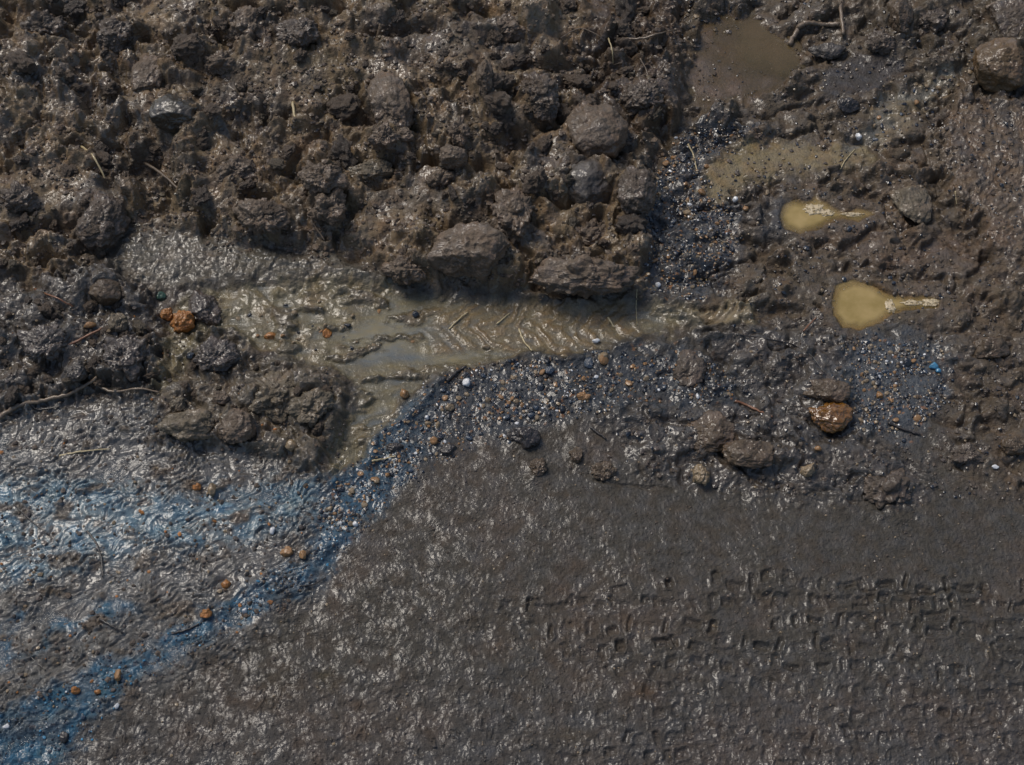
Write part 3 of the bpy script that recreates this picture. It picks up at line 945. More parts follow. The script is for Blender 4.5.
# --- clods one can single out on the bank
CL = [
    # px, py, rx, ry, mat, label, kwargs
    (392, 98, 22, 40, M_CLAY, 'tall angular block of brown clay standing upright in the bank', dict(hz=22, seed=3, facets=7, blend=.08, rot=.15, crack=.0, sink=.3)),
    (384, 134, 15, 13, M_CLAY, 'round brown clod lodged under the foot of the upright clay block', dict(hz=14, seed=4, crack=.04)),
    (404, 133, 11, 9, M_CLAY, 'small clod beside the round one under the upright clay block', dict(hz=9, seed=5)),
    (485, 76, 8, 19, M_CLAY, 'narrow peg-like clay piece standing above a dark hollow', dict(hz=16, seed=6, facets=6, blend=.15, sink=.2)),
    (594, 130, 29, 29, M_CLAY, 'large clod with a smooth flat cut face at the right end of the bank', dict(hz=25, seed=9, facets=6, blend=.08, sink=.25, rot=.4, fz=.02)),
    (590, 181, 26, 24, M_GREY, 'smooth grey rounded clod just below the flat-faced clod', dict(hz=20, seed=12, facets=6, blend=.3, nz=.05, fz=.01, sink=.25)),
    (177, 109, 27, 20, M_SLABG, 'smooth dark wet slab sticking out of the upper left bank', dict(hz=15, seed=14, facets=6, blend=.15, nz=.05, fz=.012, sink=.35)),
    (192, 46, 13, 13, M_CLAY, 'pointed brown clod above and left of the big russet-bottomed clod', dict(hz=14, seed=17, facets=7, blend=.1)),
    (252, 28, 25, 27, M_CLAY, 'big clod with russet underside near the top edge of the bank', dict(hz=22, seed=19, facets=8, blend=.15, crack=.04, sink=.25)),
    (102, 216, 27, 29, M_CLAYD, 'big dark round clod with a swirled face at the left end of the bank', dict(hz=22, seed=21, blend=.55, nz=.07, crack=.02, sink=.35)),
    (405, 272, 26, 15, M_CLAY, 'crumbly clod lying in the water at the foot of the bank', dict(hz=17, seed=23, crack=.07, sink=.2, blend=.5)),
    (585, 276, 58, 22, M_CLAY, 'long flat-bottomed slab of clay overhanging the stream', dict(hz=19, seed=26, facets=8, blend=.2, crack=.04, sink=.15)),
    (472, 250, 40, 26, M_CLAY, 'broad faceted block of clay over the stream beside the crumbly clod', dict(hz=24, seed=28, facets=6, blend=.1, crack=.03, sink=.2)),
    (20, 196, 20, 16, M_CLAYD, 'dark crumbly clod at the left edge beside the swirled round clod', dict(hz=14, seed=31, crack=.06)),
    (218, 62, 18, 14, M_CLAY, 'rough clod tucked below the pointed clod', dict(hz=14, seed=33, crack=.06)),
    (150, 72, 18, 24, M_CLAY, 'upright crumbly clod above the smooth dark slab', dict(hz=18, seed=36, crack=.07)),
    (118, 30, 22, 22, M_CLAYD, 'dark knobbly clod at the top left of the bank', dict(hz=18, seed=38, crack=.07)),
    (45, 25, 26, 22, M_CLAYD, 'broad dark clod in the top left corner', dict(hz=20, seed=39, crack=.06)),
    (235, 170, 26, 18, M_CLAY, 'lumpy clod right of the dark split twig', dict(hz=18, seed=41, crack=.07)),
    (262, 215, 32, 17, M_CLAY, 'broad low clod above the wet shelf', dict(hz=17, seed=42, crack=.06, rot=-.3)),
    (322, 176, 24, 18, M_CLAY, 'clod in the middle of the bank below the pale straw stub', dict(hz=18, seed=43, crack=.06)),
    (370, 170, 26, 15, M_CLAYP, 'pale-topped flat clod under the upright clay block', dict(hz=15, seed=44, facets=6, blend=.15)),
    (330, 205, 22, 18, M_CLAY, 'clod near the bottom of the bank with a fine root across it', dict(hz=16, seed=45, crack=.05)),
    (455, 155, 16, 13, M_CLAY, 'round nut-like clod in the dark furrow of the bank', dict(hz=14, seed=46, crack=.03)),
    (458, 130, 14, 15, M_CLAY, 'ribbed clod above the nut-like clod', dict(hz=14, seed=47, crack=.06)),
    (440, 178, 15, 11, M_CLAY, 'small clod below the nut-like clod', dict(hz=12, seed=48, crack=.06)),
    (540, 90, 24, 26, M_CLAYD, 'slanting clod between the clay peg and the flat-faced clod', dict(hz=18, seed=49, crack=.06, rot=.5)),
    (635, 185, 20, 26, M_CLAYD, 'dark clod at the right rim of the bank above the gravel', dict(hz=18, seed=50, facets=7, blend=.2)),
    (588, 232, 34, 18, M_CLAY, 'clod resting on top of the overhanging slab', dict(hz=18, seed=52, crack=.06)),
    (515, 205, 24, 30, M_CLAY, 'tall ragged clod standing over a black gap in the bank', dict(hz=22, seed=53, crack=.07)),
    (640, 95, 24, 20, M_CLAYD, 'dark rooty clod near the brown pond', dict(hz=18, seed=54, crack=.07)),
    (300, 30, 24, 18, M_CLAYD, 'clod with a wet top beside the russet-bottomed clod', dict(hz=16, seed=55, crack=.05)),
    (505, 25, 26, 15, M_CLAY, 'low clod in the top middle of the bank', dict(hz=14, seed=56, crack=.04)),
    # left mound and island
    (107, 292, 20, 13, M_BROWNST, 'smooth brown oval stone at the left foot of the bank', dict(hz=14, seed=61, blend=.6, nz=.04, fz=.008, sink=.2)),
    (193, 427, 33, 17, M_CLAYP, 'pale oblong clod sitting alone on the wet mud', dict(hz=17, seed=62, facets=7, blend=.35, crack=.03, sink=.2)),
    (238, 424, 20, 19, M_CLAY, 'clod leaning against the pale oblong clod', dict(hz=16, seed=63, facets=7, blend=.3, crack=.03, sink=.25)),
    (216, 353, 27, 19, M_CLAYW, 'wet round clod standing in the muddy water below the orange stone', dict(hz=16, seed=64, crack=.06, sink=.3)),
    (275, 390, 34, 28, M_CLAYP, 'large pale crumbly clod in the middle of the mud island', dict(hz=18, seed=65, crack=.07, sink=.45)),
    (312, 400, 24, 24, M_CLAYP, 'crumbly clod on the right side of the mud island', dict(hz=15, seed=66, crack=.07, sink=.45)),
    (178, 403, 9, 9, M_CLAYP, 'small clod on the upper rim of the pale oblong clod', dict(hz=8, seed=67)),
    (222, 396, 8, 8, M_CLAY, 'small dark-sided clod between the island and the oblong clod', dict(hz=8, seed=68)),
    (205, 305, 16, 22, M_CLAYW, 'wet clod with a rust brown tip beside the orange stone', dict(hz=14, seed=69, facets=6, blend=.15, rot=.3)),
    (125, 350, 26, 24, M_CLAYW, 'wet lumpy clod right of the short purple twig', dict(hz=18, seed=70, crack=.06)),
    (45, 340, 26, 20, M_CLAYW, 'broad wet clod at the left edge below the bank', dict(hz=16, seed=71, crack=.05)),
    (75, 370, 12, 10, M_GREY, 'small grey clod by the long bent root', dict(hz=10, seed=72)),
    (118, 322, 10, 13, M_CLAYP, 'little pale clod below the brown oval stone', dict(hz=10, seed=73)),
    # upper right
    (1000, 62, 31, 26, M_BOULD, 'large round brown boulder near the top right corner of the picture', dict(hz=24, seed=81, facets=7, blend=.45, nz=.05, fz=.02, sink=.25)),
    (1012, 18, 26, 24, M_CLAYD, 'clod in the top right corner above the round boulder', dict(hz=20, seed=82, crack=.05)),
    (899, 12, 14, 19, M_BROWNST, 'egg-shaped brown stone hanging at the top edge', dict(hz=14, seed=83, blend=.6, nz=.04)),
    (880, 42, 17, 14, M_CLAYD, 'clod just below the egg-shaped stone', dict(hz=13, seed=84, crack=.05)),
    (828, 50, 20, 10, M_GREY, 'low grey-green stone right of the brown pond', dict(hz=8, seed=85)),
    (930, 18, 18, 18, M_CLAYD, 'clod between the egg-shaped stone and the pale root', dict(hz=14, seed=86, crack=.05)),
    (912, 196, 19, 26, M_CLAYP, 'pale wedge of clay above and right of the smaller puddle', dict(hz=10, seed=87, facets=7, blend=.2, sink=.45)),
    (845, 105, 14, 8, M_DARKST, 'dark russet lump left of the white pebble by the pale silt', dict(hz=9, seed=88)),
    # middle right
    (751, 452, 26, 17, M_BROWNST, 'flat-topped brown stone with a dark underside in the gravel', dict(hz=14, seed=91, facets=7, blend=.1, sink=.25)),
    (712, 428, 28, 20, M_BROWNST, 'wide wet stone above and left of the flat-topped stone', dict(hz=13, seed=92, facets=7, blend=.2, sink=.4)),
    (701, 473, 8, 10, M_TANP, 'small pale brown pyramid-shaped stone', dict(hz=11, seed=93, facets=5, blend=.05)),
    (808, 469, 9, 6, M_TANP, 'small pale angular stone right of the flat-topped stone', dict(hz=7, seed=94, facets=6, blend=.1)),
    (524, 435, 15, 11, M_DARKST, 'dark blocky stone at the lower edge of the gravel', dict(hz=10, seed=95, facets=6, blend=.05)),
    (576, 453, 7, 9, M_BROWNST, 'small rounded stone right of the dark blocky stone', dict(hz=7, seed=96)),
    (829, 413, 23, 15, M_AMBER, 'glossy amber and black stone wet with water', dict(hz=12, seed=97, facets=7, blend=.2)),
    (828, 388, 22, 13, M_BROWNST, 'brown stone directly above the glossy amber stone', dict(hz=11, seed=98, facets=6, blend=.15)),
    (887, 482, 34, 25, M_CLAYD, 'broad low lump of reddish mud below the amber stone', dict(hz=13, seed=99, crack=.05, sink=.4)),
    (988, 347, 20, 14, M_BROWNST, 'brown stone at the right side below the larger puddle', dict(hz=13, seed=100, facets=6, blend=.15)),
    (1014, 444, 13, 9, M_BROWNST, 'reddish brown stone at the right edge of the picture', dict(hz=9, seed=101, facets=6)),
    (965, 452, 18, 12, M_CLAYD, 'low mud lump left of the reddish edge stone', dict(hz=8, seed=102, crack=.05)),
    (688, 365, 17, 20, M_CLAYD, 'dark brown clod just under the stream tail', dict(hz=10, seed=103, facets=6, blend=.2, sink=.4)),
    (605, 470, 16, 10, M_BROWNST, 'small brown lump in the mud below the gravel', dict(hz=7, seed=104, crack=.04, sink=.4)),
    (395, 447, 9, 5, M_DARKST, 'flat dark stone in the lower gravel by the stream tongue', dict(hz=5, seed=105)),
    (448, 449, 10, 6, M_DARKST, 'flat dark stone right of the other one at the gravel edge', dict(hz=5, seed=106)),
    (537, 466, 11, 9, M_BROWNST, 'brown lump below the dark blocky stone', dict(hz=7, seed=107, crack=.04, sink=.4)),
]
# the mud rises a little round every big clod it holds
for (px, py, rx_, ry_, mt, lb, kw) in CL:
    m0 = np.where(np.abs(PY[:, NU // 2] - py) < 160)[0]
    r0, r1 = m0[0], m0[-1]
    c0_, c1_ = np.searchsorted(US, px - 110), np.searchsorted(US, px + 110)
    q_ = (slice(r0, r1), slice(c0_, c1_))
    d2 = ((PX[q_] - px) / (rx_ * 1.3)) ** 2 + ((PY[q_] - py - ry_ * .35) / (ry_ * 1.35)) ** 2
    H[q_] += (0.22 * kw.get('hz', 12) * 0.00158 * np.exp(-d2 * d2) * (1 + 0.8 * med[q_])).astype(F)
setw(np.clip(lows * sst(560, 800, PX), 0, 1), 0.6)
setw(low * .9, 0.26)
M_GROUND = mud_material('mud')
ground = grid_mesh('ground', GX, GY, H, colr, wet)
ground['kind'] = 'structure'
ground['label'] = 'churned wet brown mud with a rough bank, tyre prints and a stream bed'
ground.data.materials.append(M_GROUND)

for (px, py, rx_, ry_, mt, lb, kw) in CL:
    nm = 'stone' if mt in (M_BROWNST, M_GREY, M_DARKST, M_AMBER, M_TANP) and 'clod' not in lb and 'lump' not in lb else 'mud_clod'
    if 'lab' in lb.split()[2:5] or 'boulder' in lb:
        nm = 'boulder' if 'boulder' in lb else nm
    rock(nm, px, py, rx_, ry_, mt, lb, {'stone': 'stone', 'boulder': 'stone', 'mud_clod': 'clod'}[nm], **kw)

# the orange two-piece stone, the ochre cheek of the boulder, single pebbles
NAMED = [
    (184, 320, 14, 14, M_OCHRE, 'bright orange stone standing upright in the muddy water', dict(hz=12, seed=120, facets=7, blend=.15, sink=.2)),
    (168, 315, 8, 6, M_OCHRE, 'small orange stone touching the left side of the bright orange one', dict(hz=7, seed=121, facets=7, sink=.2)),
    (90, 325, 7, 4, M_ORANGE, 'single orange pebble left of the brown oval stone', dict(hz=4, seed=122)),
    (858, 137, 4.6, 4, M_WHITE, 'white quartz pebble above the pale silt fan', dict(hz=4, seed=123, sink=.2)),
    (596, 341, 4.5, 2.6, M_WHITE, 'white shell fragment on the lower bank of the stream', dict(hz=2.5, seed=124, sink=.2)),
    (273, 531, 3.6, 4.4, M_WHITE, 'white pebble above the pair of orange pebbles', dict(hz=4, seed=125, sink=.2)),
    (356, 524, 3.6, 3, M_WHITE, 'round white pebble at the edge of the blue gravel', dict(hz=3, seed=126, sink=.2)),
    (427, 418, 2.8, 2.3, M_WHITE, 'small white pebble in the dark gravel', dict(hz=2.5, seed=127, sink=.2)),
    (287, 552, 7, 5.4, M_ORANGE, 'larger orange pebble of the pair below the white pebble', dict(hz=5, seed=128, sink=.2)),
    (303, 556, 4.5, 5, M_ORANGE, 'smaller orange pebble of the pair below the white pebble', dict(hz=4, seed=129, sink=.2)),
    (405, 394, 5, 5.5, M_ORANGE, 'orange pebble at the top of the gravel beside the stream tongue', dict(hz=5, seed=130, sink=.2)),
    (434, 441, 4.4, 3.8, M_ORANGE, 'round orange pebble in the dark blue gravel', dict(hz=4, seed=131, sink=.2)),
    (450, 408, 5, 4, M_TANP, 'tan pebble among dark gravel right of the stream tongue', dict(hz=4, seed=132, sink=.2)),
    (467, 383, 5, 4, M_WHITE, 'cream pebble by the black wood scrap', dict(hz=4, seed=133, sink=.2)),
    (486, 348, 4, 3, M_TANP, 'tan pebble on the middle of the stream shore', dict(hz=3, seed=134, sink=.2)),
    (933, 366, 5, 4, M_BRIGHTB, 'bright blue scrap in the gravel on the right', dict(hz=3, seed=135, sink=.2)),
    (938, 371, 3, 3, M_BRIGHTB, 'tiny bright blue scrap touching the other blue scrap', dict(hz=2.5, seed=136, sink=.2)),
    (879, 396, 3.4, 5, M_ORANGE, 'yellow orange pebble in the right-hand gravel', dict(hz=4, seed=137, sink=.2)),
    (818, 449, 4, 3, M_ORANGE, 'small orange pebble below the amber stone', dict(hz=3, seed=138, sink=.2)),
    (584, 396, 9, 5, M_ORANGE, 'flat orange brown pebble in the dark gravel', dict(hz=4, seed=139, sink=.3)),
    (745, 209, 3.4, 3.4, M_ORANGE, 'small orange pebble left of the smaller puddle', dict(hz=3, seed=140, sink=.2)),
    (735, 200, 3.2, 3.2, M_WHITE, 'white pebble left of the smaller puddle', dict(hz=3, seed=141, sink=.2)),
    (658, 285, 3, 3, M_WHITE, 'white pebble at the right end of the overhanging slab', dict(hz=3, seed=142, sink=.2)),
    (270, 337, 7, 5, M_OCHRE, 'orange crumb of clay in the left of the stream', dict(hz=4, seed=143, sink=.3)),
    (327, 332, 6, 6, M_OCHRE, 'yellow crumb in the middle of the stream shoal', dict(hz=4, seed=144, sink=.3)),
    (197, 487, 5, 4, M_OCHRE, 'yellow pebble on the blue slime below the oblong clod', dict(hz=4, seed=145, sink=.3)),
    (213, 489, 5, 7, M_TANP, 'cream pebble next to the yellow pebble on the slime', dict(hz=5, seed=146, sink=.3)),
    (292, 446, 7, 6, M_TANP, 'tan lump below the mud island', dict(hz=6, seed=147, crack=.04)),
    (119, 675, 4, 6, M_ORANGE, 'pinkish orange pebble on the blue band in the lower left', dict(hz=5, seed=148, sink=.2)),
    (117, 706, 3, 3, M_WHITE, 'tiny white pebble below the pinkish orange pebble', dict(hz=2.5, seed=149, sink=.2)),
    (7, 727, 3.6, 3.4, M_WHITE, 'white pebble near the lower left edge', dict(hz=3, seed=150, sink=.2)),
    (245, 611, 3, 3, M_WHITE, 'white pebble in the upper end of the blue band', dict(hz=3, seed=151, sink=.2)),
    (161, 296, 6, 5, M_GREEN, 'dull green scrap above the orange stone', dict(hz=4, seed=152)),
    (191, 356, 5, 5, M_BLACK, 'black pebble in the water left of the wet round clod', dict(hz=5, seed=153)),
    (65, 736, 5, 6, M_DARKST, 'dark stone in the blue mud of the lower left', dict(hz=5, seed=154)),
    (76, 690, 5, 4, M_OCHRE, 'ochre crumb left of the pinkish orange pebble', dict(hz=4, seed=155)),
    (98, 692, 4, 3, M_OCHRE, 'ochre crumb beside the first one by the pinkish pebble', dict(hz=3, seed=156)),
    (206, 613, 7, 5, M_OCHRE, 'ochre crumb at the end of the dark crack in the slime', dict(hz=4, seed=157)),
    (226, 583, 5, 5, M_OCHRE, 'ochre crumb above the end of the dark crack', dict(hz=4, seed=158)),
    (995, 467, 5, 2.5, M_WHITE, 'torn white scrap at the right edge below the stones', dict(hz=1.6, seed=159, sink=.1)),
]
for (px, py, rx_, ry_, mt, lb, kw) in NAMED:
    rx_ *= 0.85
    ry_ *= 0.85
    kw = dict(dict(facets=7, blend=.05, nz=.12), **kw)
    sub = 6 if max(rx_, ry_) > 6.5 else (4 if max(rx_, ry_) > 4 else 3)
    nm = 'pebble'
    cat = 'pebble'
    if 'scrap' in lb:
        nm = cat = 'scrap'
    elif 'fragment' in lb:
        nm, cat = 'shell_fragment', 'shell'
    elif 'crumb' in lb or 'lump' in lb:
        nm, cat = 'mud_crumb', 'crumb'
    elif 'stone' in lb.split()[:4]:
        nm = cat = 'stone'
    rock(nm, px, py, rx_, ry_, mt, lb, cat, sub=sub, **kw)


# ------------------------------------------------------------------ repeats: meshes shared, each its own object
def protos(n, mats, sub, seed, **kw):
    out = []
    for i in range(n):
        V, f = rock_verts(sub, seed + i, **kw)
        if sub >= 5:
            V = crust(V * 0.012, 0.012, seed + i, 0.9) / 0.012
        me = raw_mesh('lump', V, f)
        me.materials.append(mats[i % len(mats)])
        out.append(me)
    return out


def put(name, me, px, py, r, label, cat, group, rr, sink=0.3, asp=0.35):
    wx_, wy_, wz_, mpp = hit(px, py)
    o = link(name, me, None, label, cat, group)
    s = r * mpp
    sx_, sy_, sz_ = s * rr.uniform(1 - asp, 1 + asp), s * rr.uniform(1 - asp, 1 + asp), s * rr.uniform(0.55, 0.9)
    o.scale = (sx_, sy_, sz_)
    o.rotation_euler = (rr.uniform(-.5, .5), rr.uniform(-.5, .5), rr.uniform(0, 6.28))
    o.location = (wx_, wy_, wz_ + sz_ * (1 - 2 * sink))
    return o


def inpoly(px, py, poly):
    return sdist(np.array([px], F), np.array([py], F), poly)[0]


rr = random.Random(77)
PC = protos(14, [M_CLAY, M_CLAY, M_CLAYD, M_CLAY, M_CLAYP], 5, 300, facets=8, blend=.2, nz=.16, fz=.06, crack=.09)
BANKPX = [(0, 0), (680, 0), (680, 60), (660, 100), (650, 200), (640, 255), (440, 260), (380, 250), (240, 235), (140, 205), (110, 250), (60, 270), (0, 275)]
n = 0
while n < 140:
    px, py = rr.uniform(0, 690), rr.uniform(0, 290)
    if inpoly(px, py, BANKPX) < 0:
        continue
    if 255 < px < 350 and 40 < py < 105 and rr.random() < .8:
        continue
    r = min(5.0 * (1 - rr.random()) ** -0.42, 15)
    put('mud_clod', rr.choice(PC), px, py, r, 'small brown clod loose in the churned clay of the bank', 'clod', 'small clods on the bank', rr, 0.42)
    n += 1
for k in range(60):
    while True:
        px, py = rr.uniform(0, 345), rr.uniform(285, 450)
        if inpoly(px, py, [(0, 290), (120, 300), (160, 340), (240, 340), (330, 380), (330, 440), (200, 400), (150, 385), (0, 400)]) > 0:
            break
    put('mud_clod', rr.choice(PC), px, py, min(3.5 * (1 - rr.random()) ** -0.4, 10),
        'small wet clod in the low mounds left of the stream', 'clod', 'small clods on the left mounds', rr, 0.35)

PP = {k: protos(4, [m], 2, 400 + 10 * i, facets=7, blend=.2, nz=.06) for i, (k, m) in enumerate(
    dict(orange=M_ORANGE, white=M_WHITE, black=M_BLACK, blue=M_BLUEP, tan=M_TANP).items())}
for k in PP:
    for me in PP[k]:
        me.polygons.foreach_set('use_smooth', np.zeros(len(me.polygons), bool))
GP = [(330, 485), (365, 460), (400, 410), (450, 376), (520, 362), (610, 350), (680, 348), (735, 385), (730, 402), (650, 400),
      (600, 410), (520, 428), (445, 450), (395, 488), (350, 530), (318, 550)]
GP2 = [(645, 290), (645, 205), (668, 155), (700, 125), (750, 130), (702, 165), (712, 205), (740, 215), (735, 250), (715, 290), (690, 300)]
GP3 = [(850, 345), (900, 340), (945, 352), (940, 400), (905, 432), (865, 425), (845, 380)]
WORDS = dict(orange='orange brown', white='whitish', black='black', blue='slate blue', tan='tan')


def scatter(poly, n, where, weights, rlo, rhi):
    xs = [p[0] for p in poly]
    ys_ = [p[1] for p in poly]
    ks = list(weights)
    c = 0
    while c < n:
        px, py = rr.uniform(min(xs), max(xs)), rr.uniform(min(ys_), max(ys_))
        if inpoly(px, py, poly) < 0:
            continue
        k = rr.choices(ks, [weights[q] for q in ks])[0]
        r = rr.uniform(rlo, rhi) * (1.5 if rr.random() < .12 else 1)
        if k == 'white':
            r *= .6
        put('pebble', rr.choice(PP[k]), px, py, r, 'tiny %s pebble %s' % (WORDS[k], where), 'pebble', '%s pebbles %s' % (WORDS[k], where), rr, 0.38)
        c += 1


W1 = dict(orange=2.4, white=.8, black=5, blue=2.5, tan=3.5)
scatter(GP, 110, 'in the gravel below the stream', W1, 1.5, 3.6)
scatter(GP2, 55, 'in the gravel right of the bank', W1, 1.5, 3.4)
scatter(GP3, 30, 'in the gravel patch below the larger puddle', W1, 1.5, 3.2)
scatter([(872, 120), (900, 92), (945, 75), (955, 90), (905, 115), (880, 145), (850, 150)], 18, 'along the trickle above the white quartz pebble', W1, 1.5, 3.0)
scatter([(210, 300), (420, 295), (440, 345), (400, 360), (250, 345)], 34, 'on the shoals of the stream', dict(orange=3, tan=5, black=2), 1.5, 3.2)


# gravel too fine to count: one object per bed of grit
def grit(name, poly, n, mats, rlo, rhi, label, seed, wts):
    r = random.Random(seed)
    V0, f0 = ico(1)
    Vs, Fs, mi = [], [], []
    rs = np.random.RandomState(seed)
    xs = [p[0] for p in poly]
    ys_ = [p[1] for p in poly]
    cand = np.array([(r.uniform(min(xs), max(xs)), r.uniform(min(ys_), max(ys_))) for _ in range(n * 3)], F)
    w1_ = 14 * perlin(cand[:, 0] / 26, cand[:, 1] / 26, 161) + 6 * perlin(cand[:, 0] / 9, cand[:, 1] / 9, 163)
    dn = perlin(cand[:, 0] / 34 + 5, cand[:, 1] / 22, 162) + 0.6 * perlin(cand[:, 0] / 12 + 5, cand[:, 1] / 9, 164)
    ok = cand[(sdist(cand[:, 0], cand[:, 1], poly) + w1_ > -3) & (dn > rs.uniform(-0.7, 0.55, len(cand)))][:n]
    base = 0
    for (px, py) in ok:
        # ground point by two fixed-point steps (beds are near level)
        z = 0.0
        for _ in range(4):
            d = np.array([(px - 512) / FPX, 0, 0]) + UP * ((382.5 - py) / FPX) + FWD
            t = (z - CAM[2]) / d[2]
            p = CAM + t * d
            z = 0.5 * z + 0.5 * float(samp(H, p[0], p[1])[0])
        z = float(samp(H, p[0], p[1])[0])
        s = r.uniform(rlo, rhi) * t / FPX * (1 if r.random() < .85 else 1.6)
        jit = V0 * (1 + 0.25 * rs.uniform(-1, 1, (len(V0), 1))) * np.array([s * r.uniform(.7, 1.3), s * r.uniform(.7, 1.3), s * r.uniform(.5, .9)])
        a = r.uniform(0, 6.28)
        c, s_ = math.cos(a), math.sin(a)
        Q = np.stack([c * jit[:, 0] - s_ * jit[:, 1], s_ * jit[:, 0] + c * jit[:, 1], jit[:, 2]], 1) + np.array([p[0], p[1], z + 0.2 * s])
        Vs.append(Q)
        Fs.append(f0 + base)
        base += len(V0)
        mi += [r.choices(range(len(mats)), wts)[0]] * len(f0)
    me = raw_mesh(name, np.concatenate(Vs), np.concatenate(Fs), False)
    for m in mats:
        me.materials.append(m)
    me.polygons.foreach_set('material_index', np.array(mi, np.int32))
    return link(name, me, None, label, None, None, 'stuff')


MG = [M_BLACK, M_BLUEP, M_TANP, M_ORANGE, M_WHITE, M_DARKST]
grit('gravel', GP, 2800, MG, 0.7, 1.7, 'fine dark gravel below the stream', 1, [4, 3, 2.4, 2.4, .6, 5])
grit('gravel', GP2, 1300, MG, 0.7, 1.6, 'fine dark gravel right of the bank', 2, [4, 3, 3, 1.8, .4, 4])
grit('gravel', GP3, 700, MG, 0.7, 1.6, 'fine bluish gravel below the larger puddle', 3, [3, 5, 3, 1, .5, 3])
grit('gravel', [(0, 720), (100, 665), (230, 600), (300, 565), (330, 520), (350, 540), (245, 625), (140, 685), (60, 765), (0, 765)], 1500,
     [M_BLUEP, M_BLACK, M_BRIGHTB, M_WHITE], 0.6, 1.4, 'fine blue grit in the diagonal blue band', 4, [8, 3, 2.2, .35])
grit('soil_crumbs', [(0, 270), (0, 0), (690, 0), (650, 200), (640, 300), (380, 270), (240, 245), (140, 225), (110, 260)], 5000,
     [M_CLAY, M_CLAYD, M_CLAYP], 0.9, 2.4, 'loose crumbs of brown soil all over the bank', 5, [5, 4, 1])
grit('soil_crumbs', [(0, 290), (120, 290), (170, 340), (330, 370), (350, 400), (330, 560), (200, 680), (0, 720)], 1500,
     [M_CLAYW, M_CLAYD, M_TANP, M_OCHRE], 0.7, 2.0, 'wet crumbs of soil strewn over the slimy mud', 6, [5, 4, 1, .35])
grit('soil_crumbs', [(690, 0), (1024, 0), (1024, 500), (850, 500), (700, 480), (600, 460), (640, 400), (740, 400), (740, 210), (700, 130)], 3000,
     [M_CLAYW, M_CLAYD, M_BLACK, M_TANP], 0.7, 1.9, 'dark soil crumbs over the mud on the right', 7, [5, 4, 2, .8])
grit('soil_crumbs', [(340, 520), (450, 450), (640, 470), (1024, 500), (1024, 765), (90, 765)], 2600,
     [M_CLAYD, M_CLAYW, M_TANP], 0.5, 1.1, 'fine grit on the flat mud in the lower right', 8, [4, 4, .8])


# ------------------------------------------------------------------ water
def polysheet(name, poly, z, mat, label, cat, kind=None, step=3.0, thick=0.006):
    """a body of water: level top trimmed to a smoothed outline, closed below"""
    # Catmull-Rom the outline in world space
    P = []
    n_ = len(poly)
    for px, py in poly:
        d = np.array([(px - 512) / FPX, 0, 0]) + UP * ((382.5 - py) / FPX) + FWD
        t = (z - CAM[2]) / d[2]
        P.append(CAM + t * d)
    out = []
    for i in range(n_):
        p0, p1, p2, p3 = P[i - 1], P[i], P[(i + 1) % n_], P[(i + 2) % n_]
        for k in range(6):
            t = k / 6
            out.append(0.5 * ((2 * p1) + (-p0 + p2) * t + (2 * p0 - 5 * p1 + 4 * p2 - p3) * t * t + (-p0 + 3 * p1 - 3 * p2 + p3) * t ** 3))
    O = np.array(out)
    sp = 0.0019
    gx = np.arange(O[:, 0].min() - sp, O[:, 0].max() + sp, sp)
    gy = np.arange(O[:, 1].min() - sp, O[:, 1].max() + sp, sp)
    AX, AY = np.meshgrid(gx, gy)
    sdw = sdist(AX.ravel().astype(F), AY.ravel().astype(F), [(q[0], q[1]) for q in out])
    dep = z - samp(H, AX.ravel(), AY.ravel())
    keep = ((sdw > -sp) & (dep > -0.0012)).reshape(AX.shape)
    idx = np.full(AX.size, -1, np.int64)
    q_ = keep[:-1, :-1] & keep[:-1, 1:] & keep[1:, 1:] & keep[1:, :-1]
    I_ = np.arange(AX.size).reshape(AX.shape)
    quads = np.stack([I_[:-1, :-1][q_], I_[:-1, 1:][q_], I_[1:, 1:][q_], I_[1:, :-1][q_]], 1)
    used = np.unique(quads)
    idx[used] = np.arange(len(used))
    V = np.stack([AX.ravel()[used], AY.ravel()[used], np.full(len(used), z)], 1)
    me = raw_mesh(name, V, idx[quads])
    a = me.attributes.new('depth', 'FLOAT', 'POINT')
    soft = np.clip(sdw[used] / 0.010, 0, 1)
    a.data.foreach_set('value', (np.clip(dep[used], 0, 0.02) * (0.2 + 0.8 * soft)).astype(F))
    me.materials.append(mat)
    return link(name, me, None, label, cat, None, kind)


def med_h(px, py, k='min'):
    return hit(px, py)[2]


M_STREAM = turbid('stream_water', lin(150, 138, 104), lin(108, 116, 120), 0.72, 0.07, 0.4, 13, 1.0, 2.6, dmax=0.005)
M_POND = turbid('pond_water', lin(104, 88, 62), lin(82, 72, 48), 0.8, 0.16, 0.5, 14)
M_PUD = turbid('puddle_water', lin(182, 158, 106), lin(146, 126, 76), 0.92, 0.05, 0.10, 28, dmax=0.006)
M_FILM = turbid('film_water', lin(92, 100, 106), lin(74, 84, 94), 0.5, 0.08, 0.8, 40, 1.0, 1.8)


def level(poly, q):
    """a height the ground inside the outline stays below for a share q of its area"""
    xs = [p[0] for p in poly]
    ys_ = [p[1] for p in poly]
    m = (P0x > min(xs)) & (P0x < max(xs)) & (P0y > min(ys_)) & (P0y < max(ys_))
    sd = sdist(P0x[m], P0y[m], poly)
    return float(np.quantile(H[m][sd > 0], q))


